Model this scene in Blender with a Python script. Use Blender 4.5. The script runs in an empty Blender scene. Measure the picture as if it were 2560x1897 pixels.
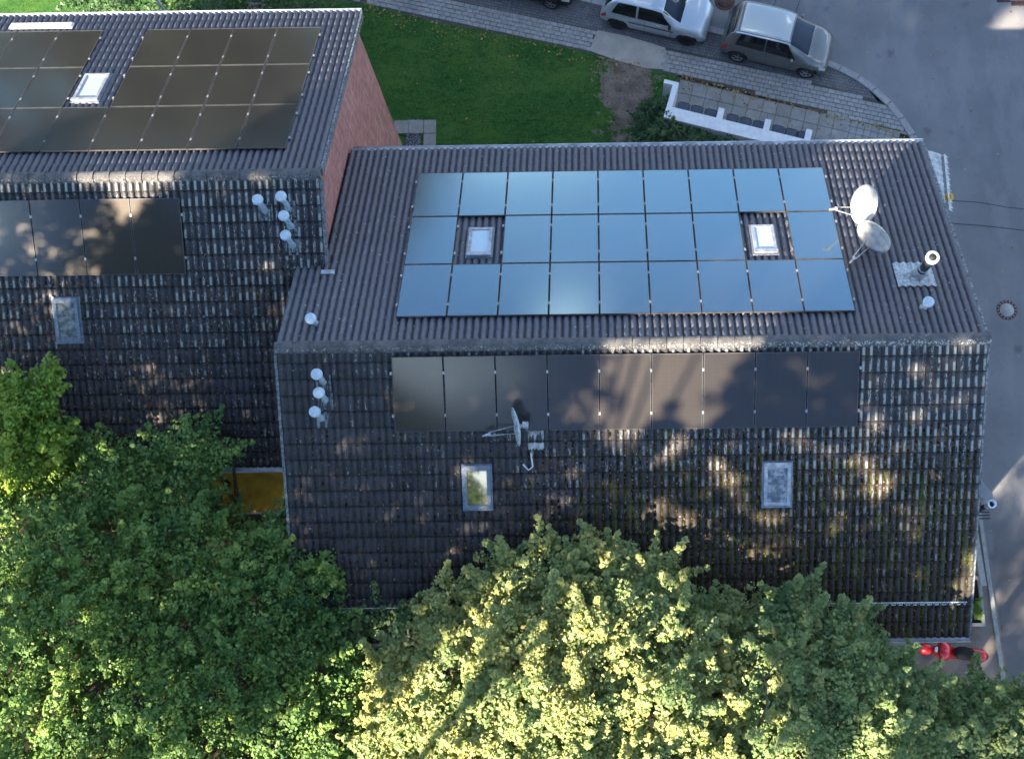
import bpy, math, random
import numpy as np
from mathutils import Vector, Matrix, noise as mnoise
R = math.radians
random.seed(7); rng = np.random.default_rng(11)
sc = bpy.context.scene
COL = sc.collection

# ------------------------------------------------------------------ camera, world, sun, exposure
cam_d = bpy.data.cameras.new('camera'); cam = bpy.data.objects.new('camera', cam_d); COL.objects.link(cam)
CAMLOC = (7.223, -6.9465, 23.8294)
CR = ((0.99988006, 0.012456, 0.0092039), (-0.00970792, 0.96710622, -0.25418755), (-0.01206731, 0.25406771, 0.96711115))
cam.matrix_world = Matrix.Translation(CAMLOC) @ Matrix(CR).to_4x4()
FPX = 2797.95; PPX = 196.43; PPY = -15.57
cam_d.sensor_width = 36.0; cam_d.lens = 36.0 * FPX / 2560.0
cam_d.shift_x = -PPX / 2560.0; cam_d.shift_y = PPY / 2560.0
cam_d.clip_start = 0.1; cam_d.clip_end = 2000.0
sc.camera = cam
SUN_AZ = 47.0; SUN_EL = 36.0                      # light travels towards azimuth SUN_AZ in plan (from lower left)
w = bpy.data.worlds.new('World'); sc.world = w; w.use_nodes = True
wt = w.node_tree
for n_ in list(wt.nodes): wt.nodes.remove(n_)
sky = wt.nodes.new('ShaderNodeTexSky'); sky.sky_type = 'NISHITA'; sky.sun_disc = False
sky.sun_elevation = R(SUN_EL); sky.sun_rotation = R(180 + 90 - SUN_AZ)
sky.air_density = 0.9; sky.dust_density = 0.0; sky.ozone_density = 5.0
bg = wt.nodes.new('ShaderNodeBackground'); bg.inputs[1].default_value = 0.075
wo = wt.nodes.new('ShaderNodeOutputWorld')
tc = wt.nodes.new('ShaderNodeTexCoord')
mp = wt.nodes.new('ShaderNodeMapping'); mp.inputs['Location'].default_value = (1.35, 0.6, 0.3); mp.inputs['Scale'].default_value = (1, 1, 2.2); mp.inputs['Rotation'].default_value = (0, 0, R(-63.5))
nz = wt.nodes.new('ShaderNodeTexNoise'); nz.inputs['Scale'].default_value = 3.2; nz.inputs['Detail'].default_value = 3.5; nz.inputs['Roughness'].default_value = 0.5
rp = wt.nodes.new('ShaderNodeValToRGB'); rp.color_ramp.elements[0].position = 0.636; rp.color_ramp.elements[1].position = 0.670
mx = wt.nodes.new('ShaderNodeMix'); mx.data_type = 'RGBA'
mx.inputs[7].default_value = (21.0, 22.6, 21.6, 1)
wt.links.new(tc.outputs['Generated'], mp.inputs[0]); wt.links.new(mp.outputs[0], nz.inputs['Vector']); wt.links.new(nz.outputs[0], rp.inputs[0])
wt.links.new(rp.outputs[0], mx.inputs[0]); wt.links.new(sky.outputs[0], mx.inputs[6]); wt.links.new(mx.outputs[2], bg.inputs[0]); wt.links.new(bg.outputs[0], wo.inputs[0])
sl = bpy.data.lights.new('sun', 'SUN'); sl.energy = 5.0; sl.angle = R(0.6); sl.color = (1.0, 0.86, 0.68)
so = bpy.data.objects.new('sun', sl); COL.objects.link(so)
SD = Vector((math.cos(R(SUN_AZ)) * math.cos(R(SUN_EL)), math.sin(R(SUN_AZ)) * math.cos(R(SUN_EL)), -math.sin(R(SUN_EL))))
so.rotation_euler = SD.to_track_quat('-Z', 'Y').to_euler(); so.location = (-20, -20, 30)
sc.view_settings.view_transform = 'Standard'; sc.view_settings.look = 'None'
sc.view_settings.exposure = 2.2; sc.view_settings.gamma = 1.0; sc.view_settings.use_curve_mapping = False
sc.render.engine = 'CYCLES'
try:
    sc.cycles.max_bounces = 6; sc.cycles.transparent_max_bounces = 8
except Exception: pass

# ------------------------------------------------------------------ constants of the place
GZ = -11.4                       # ground level (the right ridge is the datum, z = 0)
P = 0.47784; CP, SP, TP = math.cos(P), math.sin(P), math.tan(P)
W = 15.8; NT = 47; TW = W / NT; GA = 0.3735; NR = 19; PWV = TW / 2
LX1 = 0.74; LNT = 35; LX0 = LX1 - LNT * TW; LY = 4.25; LZ = -0.16
EAVE_Y = NR * GA * CP

# ------------------------------------------------------------------ material helper
class NM:
    def __init__(s, name):
        s.m = bpy.data.materials.new(name); s.m.use_nodes = True; s.t = s.m.node_tree
        s.b = s.t.nodes['Principled BSDF']; s.o = s.t.nodes['Material Output']
    def n(s, ty, **k):
        x = s.t.nodes.new(ty)
        for a, v in k.items(): setattr(x, a, v)
        return x
    def put(s, sock, v):
        if isinstance(v, bpy.types.NodeSocket): s.t.links.new(v, sock)
        elif isinstance(v, (tuple, list)):
            v = tuple(v)
            if sock.type == 'RGBA' and len(v) == 3: v = v + (1,)
            sock.default_value = v
        elif v is not None:
            sock.default_value = v
    def math(s, op, a, b=None, c=None, clamp=False):
        x = s.n('ShaderNodeMath', operation=op, use_clamp=clamp); s.put(x.inputs[0], a)
        if b is not None: s.put(x.inputs[1], b)
        if c is not None: s.put(x.inputs[2], c)
        return x.outputs[0]
    def mul(s, a, b, clamp=False): return s.math('MULTIPLY', a, b, clamp=clamp)
    def add(s, a, b, clamp=False): return s.math('ADD', a, b, clamp=clamp)
    def step(s, v, lo, hi, a=0.0, b=1.0):
        x = s.n('ShaderNodeMapRange', interpolation_type='SMOOTHSTEP'); s.put(x.inputs[0], v)
        for i, q in zip((1, 2, 3, 4), (lo, hi, a, b)): s.put(x.inputs[i], q)
        return x.outputs[0]
    def pos(s): return s.n('ShaderNodeNewGeometry').outputs['Position']
    def objc(s): return s.n('ShaderNodeTexCoord').outputs['Object']
    def xyz(s, v):
        x = s.n('ShaderNodeSeparateXYZ'); s.put(x.inputs[0], v); return x.outputs
    def cmb(s, a, b, c=0.0):
        x = s.n('ShaderNodeCombineXYZ'); s.put(x.inputs[0], a); s.put(x.inputs[1], b); s.put(x.inputs[2], c); return x.outputs[0]
    def map(s, v, sc_=(1, 1, 1), loc=(0, 0, 0), rot=(0, 0, 0)):
        x = s.n('ShaderNodeMapping'); s.put(x.inputs[0], v); x.inputs['Scale'].default_value = sc_; x.inputs['Location'].default_value = loc; x.inputs['Rotation'].default_value = rot; return x.outputs[0]
    def noise(s, v, scale, det=3.0, rough=0.5):
        x = s.n('ShaderNodeTexNoise'); s.put(x.inputs['Vector'], v); x.inputs['Scale'].default_value = scale; x.inputs['Detail'].default_value = det; x.inputs['Roughness'].default_value = rough; return x.outputs[0]
    def noisec(s, v, scale, det=3.0):
        x = s.n('ShaderNodeTexNoise'); s.put(x.inputs['Vector'], v); x.inputs['Scale'].default_value = scale; x.inputs['Detail'].default_value = det; return x.outputs[1]
    def vor(s, v, scale, out='Distance', feature='F1', rnd=1.0):
        x = s.n('ShaderNodeTexVoronoi', feature=feature); s.put(x.inputs['Vector'], v); x.inputs['Scale'].default_value = scale; x.inputs['Randomness'].default_value = rnd; return x.outputs[out]
    def white(s, v):
        x = s.n('ShaderNodeTexWhiteNoise', noise_dimensions='3D'); s.put(x.inputs['Vector'], v); return x.outputs['Value']
    def mix(s, f, a, b):
        x = s.n('ShaderNodeMix', data_type='RGBA'); s.put(x.inputs[0], f); s.put(x.inputs[6], a); s.put(x.inputs[7], b); return x.outputs[2]
    def ramp(s, f, stops):
        x = s.n('ShaderNodeValToRGB'); e = x.color_ramp.elements
        while len(e) < len(stops): e.new(0.5)
        for q, (p_, c_) in zip(e, stops): q.position = p_; q.color = tuple(c_) + (1,)
        s.put(x.inputs[0], f); return x.outputs[0]
    def attr(s, name):
        return s.n('ShaderNodeAttribute', attribute_name=name).outputs
    def bump(s, h, dist=0.01, strength=1.0):
        x = s.n('ShaderNodeBump'); x.inputs['Distance'].default_value = dist; x.inputs['Strength'].default_value = strength; s.put(x.inputs['Height'], h); s.t.links.new(x.outputs[0], s.b.inputs['Normal']); return x
    def fin(s, col=None, rough=0.8, metal=0.0, spec=0.5, **k):
        s.put(s.b.inputs['Base Color'], col); s.put(s.b.inputs['Roughness'], rough); s.put(s.b.inputs['Metallic'], metal); s.b.inputs['Specular IOR Level'].default_value = spec
        for a, v in k.items(): s.put(s.b.inputs[a.replace('_', ' ')], v)
        return s.m

def plain(name, col, rough=0.6, metal=0.0, spec=0.5, var=0.12, scale=6.0, **k):
    m = NM(name); nz_ = m.noise(m.pos(), scale, 4.0)
    c2 = tuple(min(1, c * (1 - var * 2.2)) for c in col); c3 = tuple(min(1, c * (1 + var * 1.2)) for c in col)
    return m.fin(m.mix(m.step(nz_, 0.3, 0.7), c2, c3), rough, metal, spec, **k)

# ------------------------------------------------------------------ mesh helper
class MB:
    def __init__(s): s.v = []; s.f = []; s.mi = []; s.sm = []
    def add(s, vs, fs, mi=0, smooth=False, M=None):
        o = len(s.v)
        for q in vs: s.v.append(tuple(M @ Vector(q)) if M is not None else tuple(q))
        for f in fs: s.f.append(tuple(i + o for i in f)); s.mi.append(mi); s.sm.append(smooth)
        return s
    def box(s, x0, x1, y0, y1, z0, z1, mi=0, M=None, bev=0.0):
        if bev > 0:
            b = bev; vs = []
            for (z, i) in ((z0, b), (z0 + b, 0), (z1 - b, 0), (z1, b)):
                vs += [(x0 + i, y0 + i, z), (x1 - i, y0 + i, z), (x1 - i, y1 - i, z), (x0 + i, y1 - i, z)]
            fs = [(3, 2, 1, 0), (12, 13, 14, 15)]
            for k in range(3):
                for j in range(4): fs.append((k * 4 + j, k * 4 + (j + 1) % 4, k * 4 + 4 + (j + 1) % 4, k * 4 + 4 + j))
            return s.add(vs, fs, mi, False, M)
        vs = [(x0, y0, z0), (x1, y0, z0), (x1, y1, z0), (x0, y1, z0), (x0, y0, z1), (x1, y0, z1), (x1, y1, z1), (x0, y1, z1)]
        return s.add(vs, [(3, 2, 1, 0), (4, 5, 6, 7), (0, 1, 5, 4), (1, 2, 6, 5), (2, 3, 7, 6), (3, 0, 4, 7)], mi, False, M)
    def tube(s, pts, rad, seg=8, mi=0, cap=True, M=None):
        pts = [Vector(p_) for p_ in pts]
        if not hasattr(rad, '__len__'): rad = [rad] * len(pts)
        vs = []; fs = []; up = None
        for i, p_ in enumerate(pts):
            d = (pts[min(i + 1, len(pts) - 1)] - pts[max(i - 1, 0)]).normalized()
            if up is None or abs(d.dot(up)) > 0.95: up = Vector((0, 0, 1)) if abs(d.z) < 0.9 else Vector((1, 0, 0))
            a = d.cross(up).normalized(); b = d.cross(a).normalized(); up = -b if b.dot(up) < 0 else b
            a = d.cross(up).normalized()
            for k in range(seg):
                t = 2 * math.pi * k / seg; vs.append(p_ + (a * math.cos(t) + up * math.sin(t)) * rad[i])
        for i in range(len(pts) - 1):
            for k in range(seg): fs.append((i * seg + k, i * seg + (k + 1) % seg, (i + 1) * seg + (k + 1) % seg, (i + 1) * seg + k))
        if cap: fs.append(tuple(range(seg))[::-1]); fs.append(tuple(range((len(pts) - 1) * seg, len(pts) * seg)))
        return s.add(vs, fs, mi, True, M)
    def lathe(s, prof, seg=20, mi=0, M=None, smooth=True):
        vs = []; fs = []
        for (r, z) in prof:
            for k in range(seg): t = 2 * math.pi * k / seg; vs.append((r * math.cos(t), r * math.sin(t), z))
        for i in range(len(prof) - 1):
            for k in range(seg): fs.append((i * seg + k, i * seg + (k + 1) % seg, (i + 1) * seg + (k + 1) % seg, (i + 1) * seg + k))
        if prof[0][0] > 1e-4: fs.append(tuple(range(seg))[::-1])
        if prof[-1][0] > 1e-4: fs.append(tuple(range((len(prof) - 1) * seg, len(prof) * seg)))
        return s.add(vs, fs, mi, smooth, M)
    def prism(s, poly, z0, z1, mi=0, M=None):
        n = len(poly); vs = [(x, y, z0) for x, y in poly] + [(x, y, z1) for x, y in poly]
        return s.add(vs, [tuple(range(n))[::-1], tuple(range(n, 2 * n))] + [(i, (i + 1) % n, n + (i + 1) % n, n + i) for i in range(n)], mi, False, M)
    def mesh(s, name, mats):
        me = bpy.data.meshes.new(name); me.from_pydata(s.v, [], s.f)
        for m in (mats if isinstance(mats, (list, tuple)) else [mats]): me.materials.append(m)
        me.polygons.foreach_set('material_index', s.mi); me.polygons.foreach_set('use_smooth', s.sm); me.update(); return me
    def obj(s, name, mats, parent=None, M=None, **tags): return link(name, s.mesh(name, mats), parent, M, **tags)

def link(name, data, parent=None, M=None, **tags):
    o = bpy.data.objects.new(name, data); COL.objects.link(o)
    if parent is not None: o.parent = parent
    if M is not None: o.matrix_local = M
    for k, v in tags.items(): o[k] = v
    return o
def empty(name, label, cat, loc=(0, 0, 0), rz=0.0, group=None):
    o = link(name, None); o.location = loc; o.rotation_euler = (0, 0, rz); o['label'] = label; o['category'] = cat
    if group: o['group'] = group
    o.empty_display_size = 0.3
    bpy.context.view_layer.update()
    return o
def child(mb, name, mats, parent, **tags):
    """mesh written in world coordinates, parented to a thing standing somewhere else"""
    o = link(name, mb.mesh(name, mats), parent, **tags)
    inv = Matrix.Identity(4); q = parent; mats_ = []
    while q is not None: mats_.append(q.matrix_local.copy() if q.parent else q.matrix_basis.copy()); q = q.parent
    T_ = Matrix.Identity(4)
    for m_ in reversed(mats_): T_ = T_ @ m_
    o.matrix_local = T_.inverted(); return o
def copy_tree(o, parent=None):
    c = o.copy(); COL.objects.link(c); c.parent = parent
    for ch in list(o.children): copy_tree(ch, c)
    return c
def big_mesh(name, V, F, mat, tint=None, smooth=False, size=4):
    me = bpy.data.meshes.new(name); nv = len(V); nf = len(F)
    me.vertices.add(nv); me.vertices.foreach_set('co', np.ascontiguousarray(V, dtype=np.float32).ravel())
    me.loops.add(nf * size); me.loops.foreach_set('vertex_index', np.ascontiguousarray(F, dtype=np.int32).ravel())
    me.polygons.add(nf); me.polygons.foreach_set('loop_start', np.arange(0, nf * size, size, dtype=np.int32))
    try: me.polygons.foreach_set('loop_total', np.full(nf, size, dtype=np.int32))
    except Exception: pass
    if smooth: me.polygons.foreach_set('use_smooth', np.ones(nf, dtype=bool))
    me.materials.append(mat); me.update(calc_edges=True)
    if tint is not None:
        a = me.attributes.new('tint', 'FLOAT', 'FACE'); a.data.foreach_set('value', np.ascontiguousarray(tint, dtype=np.float32))
    return me
def px(pt):
    q = Matrix(CR).transposed() @ (Vector(pt) - Vector(CAMLOC)); d = -q.z
    return 1280 + PPX + FPX * q.x / d, 948.5 + PPY - FPX * q.y / d, d

# ------------------------------------------------------------------ materials
def tile_mat(name, back, lich, moss, spots, litter, y0, xoff, wet=None):
    """weathered concrete tiles; lich/moss/litter are functions (m, x, y) -> amount"""
    m = NM(name); p = m.pos(); x, y, z = m.xyz(p)
    xs = m.math('SUBTRACT', x, xoff)
    f = m.math('FRACT', m.math('DIVIDE', xs, PWV)); c0 = 0.42 if back else 0.58
    crest = m.step(m.math('ABSOLUTE', m.math('SUBTRACT', f, c0)), 0.10, 0.24, 1.0, 0.0)
    vall = m.step(m.math('ABSOLUTE', m.math('SUBTRACT', m.math('ABSOLUTE', m.math('SUBTRACT', f, c0)), 0.5)), 0.10, 0.28, 1.0, 0.0)
    ti = m.math('FLOOR', m.math('DIVIDE', xs, TW)); tj = m.math('FLOOR', m.math('DIVIDE', m.math('SUBTRACT', y, y0), GA * CP))
    wv = m.math('FLOOR', m.math('DIVIDE', xs, PWV))
    rt = m.white(m.cmb(ti, tj, 1.0)); rw = m.white(m.cmb(wv, tj, 2.0)); rc = m.white(m.cmb(wv, 4.0, 2.0))
    col = m.mix(rt, (0.045, 0.045, 0.056), (0.082, 0.081, 0.096)) if back else m.mix(rt, (0.034, 0.035, 0.042), (0.070, 0.071, 0.084))
    n1 = m.noise(p, 9.0, 5.0, 0.65); col = m.mix(m.step(n1, 0.35, 0.7), col, (0.11, 0.105, 0.115) if back else (0.065, 0.061, 0.062))
    n2 = m.noise(p, 90.0, 2.0); col = m.mix(m.mul(m.step(n2, 0.45, 0.75), 0.35), col, (0.15, 0.14, 0.14))
    # lichen streaks along the crests
    st = m.noise(m.cmb(m.mul(x, 26.0), m.mul(y, 9.0), m.mul(rc, 9.0)), 1.0, 5.0, 0.75)
    am = lich(m, x, y)
    thr = m.math('SUBTRACT', 0.84, m.add(m.mul(am, 0.32), m.mul(rw, 0.24)))
    fyl = m.math('FRACT', m.math('DIVIDE', m.math('SUBTRACT', y, y0), GA * CP))
    stp = m.step(fyl, m.math('SUBTRACT', 0.94, m.mul(rw, 0.6)), m.math('SUBTRACT', 1.0, m.mul(rw, 0.5)), 1.0, 0.15)
    lm = m.mul(m.mul(m.mul(crest, stp), m.step(st, thr, m.add(thr, 0.05))), m.step(am, 0.02, 0.2), True)
    lc = m.mix(m.noise(p, 25.0, 3.0), (0.20, 0.21, 0.19), (0.50, 0.52, 0.50))
    col = m.mix(lm, col, lc)
    vf = m.vor(p, 38.0); col = m.mix(m.mul(m.step(vf, .16, .3, 1.0, 0.0), m.step(m.white(m.vor(p, 38.0, 'Position')), .86, .89)), col, (0.30, 0.30, 0.29))
    if back: paler = m.step(m.math('ABSOLUTE', m.math('SUBTRACT', f, c0)), 0.26, 0.38, 1.0, 0.0); col = m.mix(m.mul(paler, 0.6), m.mix(0.3, col, (0.03, 0.03, 0.04)), (0.195, 0.195, 0.222))  # back slope: crests paler, the rest of each wave darker
    # round lichen dots
    vd = m.vor(m.cmb(x, m.mul(y, 1.1)), 9.0); vc = m.white(m.vor(m.cmb(x, m.mul(y, 1.1)), 9.0, 'Position'))
    dm = m.mul(m.step(vd, 0.10, 0.19, 1.0, 0.0), m.step(vc, 1.0 - spots, 1.02 - spots))
    col = m.mix(dm, col, (0.40, 0.42, 0.42))
    # brown litter and orange lichen specks
    vd2 = m.vor(m.cmb(m.mul(x, 1.25), y, 3.0), 17.0); vp2 = m.white(m.vor(m.cmb(m.mul(x, 1.25), y, 3.0), 17.0, 'Position'))
    la = litter(m, x, y)
    l2 = m.mul(m.mul(m.step(vd2, 0.22, 0.4, 1.0, 0.0), m.step(m.math('SUBTRACT', vp2, m.math('SUBTRACT', 1.0, la)), 0.0, 0.02)), m.add(m.mul(vall, 0.75), 0.25))
    col = m.mix(l2, col, m.ramp(m.white(m.vor(m.cmb(m.mul(x, 1.25), y, 3.0), 17.0, 'Color')), [(0.0, (0.075, 0.035, 0.016)), (0.45, (0.17, 0.085, 0.05)), (0.8, (0.22, 0.15, 0.11)), (1.0, (0.30, 0.16, 0.03))]))
    if not back:   # dark line under each nose: shade painted in, along with algae and dirt
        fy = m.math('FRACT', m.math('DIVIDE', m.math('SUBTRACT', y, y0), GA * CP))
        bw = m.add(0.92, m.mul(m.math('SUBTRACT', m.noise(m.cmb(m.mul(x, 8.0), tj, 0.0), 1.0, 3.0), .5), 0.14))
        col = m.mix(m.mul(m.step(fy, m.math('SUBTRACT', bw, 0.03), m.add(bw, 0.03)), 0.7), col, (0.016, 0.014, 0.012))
    # moss in the valleys
    mn = m.noise(m.cmb(m.mul(x, 3.0), m.mul(y, 1.6), m.mul(rc, 3.0)), 1.6, 5.0, 0.7); ma = moss(m, x, y)
    mt = m.math('SUBTRACT', 0.92, m.mul(ma, 0.5))
    mm = m.mul(m.step(mn, mt, m.add(mt, 0.07)), m.add(m.mul(vall, 0.65), 0.35), True)
    mc = m.mix(m.step(m.noise(m.cmb(m.mul(x, 1.4), m.mul(y, 0.7), m.mul(rc, 5.0)), 2.0, 2.0), 0.54, 0.66), (0.034, 0.024, 0.012), (0.10, 0.11, 0.008))
    col = m.mix(mm, col, mc)
    m.bump(m.add(m.mul(n2, 0.4), m.add(m.mul(lm, 0.4), m.add(n1, m.mul(mm, 1.8)))), 0.008, 0.9)
    return m.fin(col, 0.82, 0, 0.35)

K = lambda v: (lambda m, x, y: m.add(v, 0.0))
def lichF(m, x, y):   # right house, street side slope: heavy lichen to the upper right
    return m.mul(m.add(m.step(x, 2.0, 14.0, 0.34, 0.95), m.mul(m.step(y, -5.6, -2.4, -0.62, 0.0), 1.0)), m.step(x, 0.0, 1.2, 0.35, 1.0))
def mossF(m, x, y): return m.mul(m.step(x, 3.5, 9.0, 0.15, 1.25), m.step(y, -3.6, -1.2, 1.15, 0.25))
def litF(m, x, y): return m.mul(m.step(x, 0.5, 8.5, 0.10, 0.58), m.step(y, -2.2, -1.0, 1.0, 0.35))
def lichB(m, x, y): return m.add(m.step(x, 1.2, 4.0, 0.5, 0.03), m.step(x, 13.0, 15.8, 0.0, 0.3))
def mossB(m, x, y): return m.mul(m.step(x, 0.6, 1.9, 0.8, 0.0), m.step(y, 0.5, 2.2))
def lichLF(m, x, y): return m.mul(m.add(m.step(y, -1.0, 2.6, 0.38, 0.86), m.mul(m.step(y, 3.4, 3.9), 0.15)), m.step(x, -8.0, -2.0, 0.8, 1.0))
def mossLF(m, x, y): return m.step(y, -2.0, 2.5, 0.55, 0.12)
def litLF(m, x, y): return m.step(y, -2.0, 2.6, 0.34, 0.08)
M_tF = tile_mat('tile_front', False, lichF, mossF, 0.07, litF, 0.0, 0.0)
M_tB = tile_mat('tile_back', True, lichB, mossB, 0.17, K(0.05), 0.0, 0.0)
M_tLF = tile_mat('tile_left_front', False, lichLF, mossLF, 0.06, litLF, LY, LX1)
M_tLB = tile_mat('tile_left_back', True, K(0.05), K(0.0), 0.05, K(0.02), LY, LX1)

def ridge_mat():
    m = NM('ridge_tile_concrete'); p = m.pos(); x, y, z = m.xyz(p)
    n1 = m.noise(p, 5.0, 6.0, 0.7); n2 = m.noise(p, 22.0, 4.0, 0.7)
    col = m.mix(m.step(n1, 0.35, 0.65), (0.09, 0.088, 0.088), (0.15, 0.145, 0.14))
    yy = m.math('MINIMUM', m.math('ABSOLUTE', m.add(y, 0.10)), m.math('ABSOLUTE', m.math('SUBTRACT', y, LY - 0.10)))
    near = m.step(yy, 0.0, 0.12, 1.0, 0.0)
    am = m.add(m.mul(near, 0.11), m.step(x, 4.0, 15.0, 0.0, 0.06))
    th = m.math('SUBTRACT', 0.68, am)
    col = m.mix(m.step(n2, th, m.add(th, 0.05)), col, (0.42, 0.43, 0.40))
    n3 = m.noise(m.map(p, (1, 1, 1), (7, 3, 1)), 13.0, 4.0, 0.7)
    col = m.mix(m.mul(m.step(n3, 0.56, 0.62), near), col, (0.05, 0.045, 0.015))
    m.bump(m.add(n2, n1), 0.01, 0.6); return m.fin(col, 0.85, 0, 0.3)
M_ridge = ridge_mat()
M_deck = plain('roof_underlay', (0.02, 0.02, 0.02), 0.9)
M_zinc = plain('zinc_sheet', (0.30, 0.33, 0.36), 0.42, 0.65, var=0.2, scale=9)
M_zincl = plain('pale_zinc', (0.42, 0.44, 0.46), 0.5, 0.3, var=0.15, scale=7)
M_white = plain('white_paint', (0.78, 0.78, 0.76), 0.5, var=0.04)
M_dishw = plain('dish_cream_paint', (0.58, 0.57, 0.53), 0.42, var=0.14, scale=5)
M_dishg = plain('dish_grey_metal', (0.50, 0.54, 0.57), 0.5, 0.1, var=0.2, scale=14)
M_grey = plain('grey_plastic', (0.26, 0.30, 0.34), 0.55)
M_pipe = plain('vent_pipe_plastic', (0.34, 0.42, 0.47), 0.45, var=0.12, scale=18)
M_cap = plain('vent_cap_plastic', (0.50, 0.60, 0.66), 0.45, var=0.08, scale=22)
M_black = plain('black_rubber', (0.015, 0.015, 0.016), 0.7)
M_steel = plain('stainless_steel', (0.62, 0.63, 0.64), 0.28, 0.95, var=0.1)
M_darkmetal = plain('dark_metal', (0.04, 0.042, 0.046), 0.5, 0.4)
M_skyframe = plain('skylight_frame_metal', (0.20, 0.24, 0.29), 0.45, 0.3, var=0.15, scale=20)
M_lead = plain('lead_flashing', (0.20, 0.215, 0.225), 0.6, 0.2, var=0.3, scale=14)

def brick_mat():
    m = NM('red_brick'); p = m.pos(); x, y, z = m.xyz(p)
    b = m.n('ShaderNodeTexBrick'); m.put(b.inputs['Vector'], m.cmb(y, z, 0.0))
    b.inputs['Scale'].default_value = 1.0; b.inputs['Brick Width'].default_value = 0.25; b.inputs['Row Height'].default_value = 0.078; b.inputs['Mortar Size'].default_value = 0.006
    m.put(b.inputs['Color1'], (0.40, 0.15, 0.12)); m.put(b.inputs['Color2'], (0.58, 0.26, 0.22)); m.put(b.inputs['Mortar'], (0.28, 0.22, 0.20))
    n1 = m.noise(m.cmb(m.mul(y, 2.2), m.mul(z, 0.8), 0.0), 2.2, 5.0, 0.65)
    c = m.mix(m.mul(m.step(n1, 0.42, 0.75), 0.6), b.outputs[0], (0.50, 0.27, 0.24))
    c = m.mix(m.mul(m.step(m.noise(p, 7.0, 3.0), 0.5, 0.75), 0.35), c, (0.17, 0.10, 0.10))
    c = m.mix(m.mul(m.step(m.noise(m.cmb(m.mul(y, 5.0), m.mul(z, .35), 1.0), 1.0, 4.0, .7), 0.5, 0.68), 0.75), c, (0.26, 0.12, 0.11)); c = m.mix(m.mul(m.step(m.noise(m.cmb(m.mul(y, 9.0), m.mul(z, .5), 5.0), 1.0, 3.0, .7), 0.55, 0.7), 0.6), c, (0.68, 0.45, 0.40))
    m.bump(b.outputs[1], -0.006, 0.8); return m.fin(c, 0.85, 0, 0.25)
M_brick = brick_mat()
M_render = plain('pale_render', (0.30, 0.27, 0.22), 0.85, var=0.08)
M_ochre = plain('ochre_canvas', (0.62, 0.34, 0.03), 0.75, var=0.12, scale=3)
M_soil = None
def soil_mat():
    m = NM('soil'); p = m.pos(); n1 = m.noise(p, 1.3, 6.0, 0.65); n2 = m.noise(p, 30.0, 4.0)
    c = m.mix(m.step(n1, 0.35, 0.65), (0.022, 0.015, 0.011), (0.045, 0.03, 0.022)); c = m.mix(m.mul(m.step(n2, 0.5, 0.7), 0.5), c, (0.05, 0.028, 0.016))
    m.bump(m.add(n2, n1), 0.03); return m.fin(c, 0.95, 0, 0.2)
M_soil = soil_mat()
def dirt_mat():
    m = NM('bare_earth'); p = m.pos(); n1 = m.noise(p, 2.0, 5.0, 0.65); n2 = m.noise(p, 40.0, 4.0)
    c = m.mix(m.step(n1, 0.35, 0.65), (0.15, 0.115, 0.09), (0.24, 0.19, 0.15)); c = m.mix(m.mul(m.step(n2, 0.5, 0.7), 0.5), c, (0.11, 0.08, 0.06))
    m.bump(n2, 0.015); return m.fin(c, 0.95, 0, 0.2)
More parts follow.
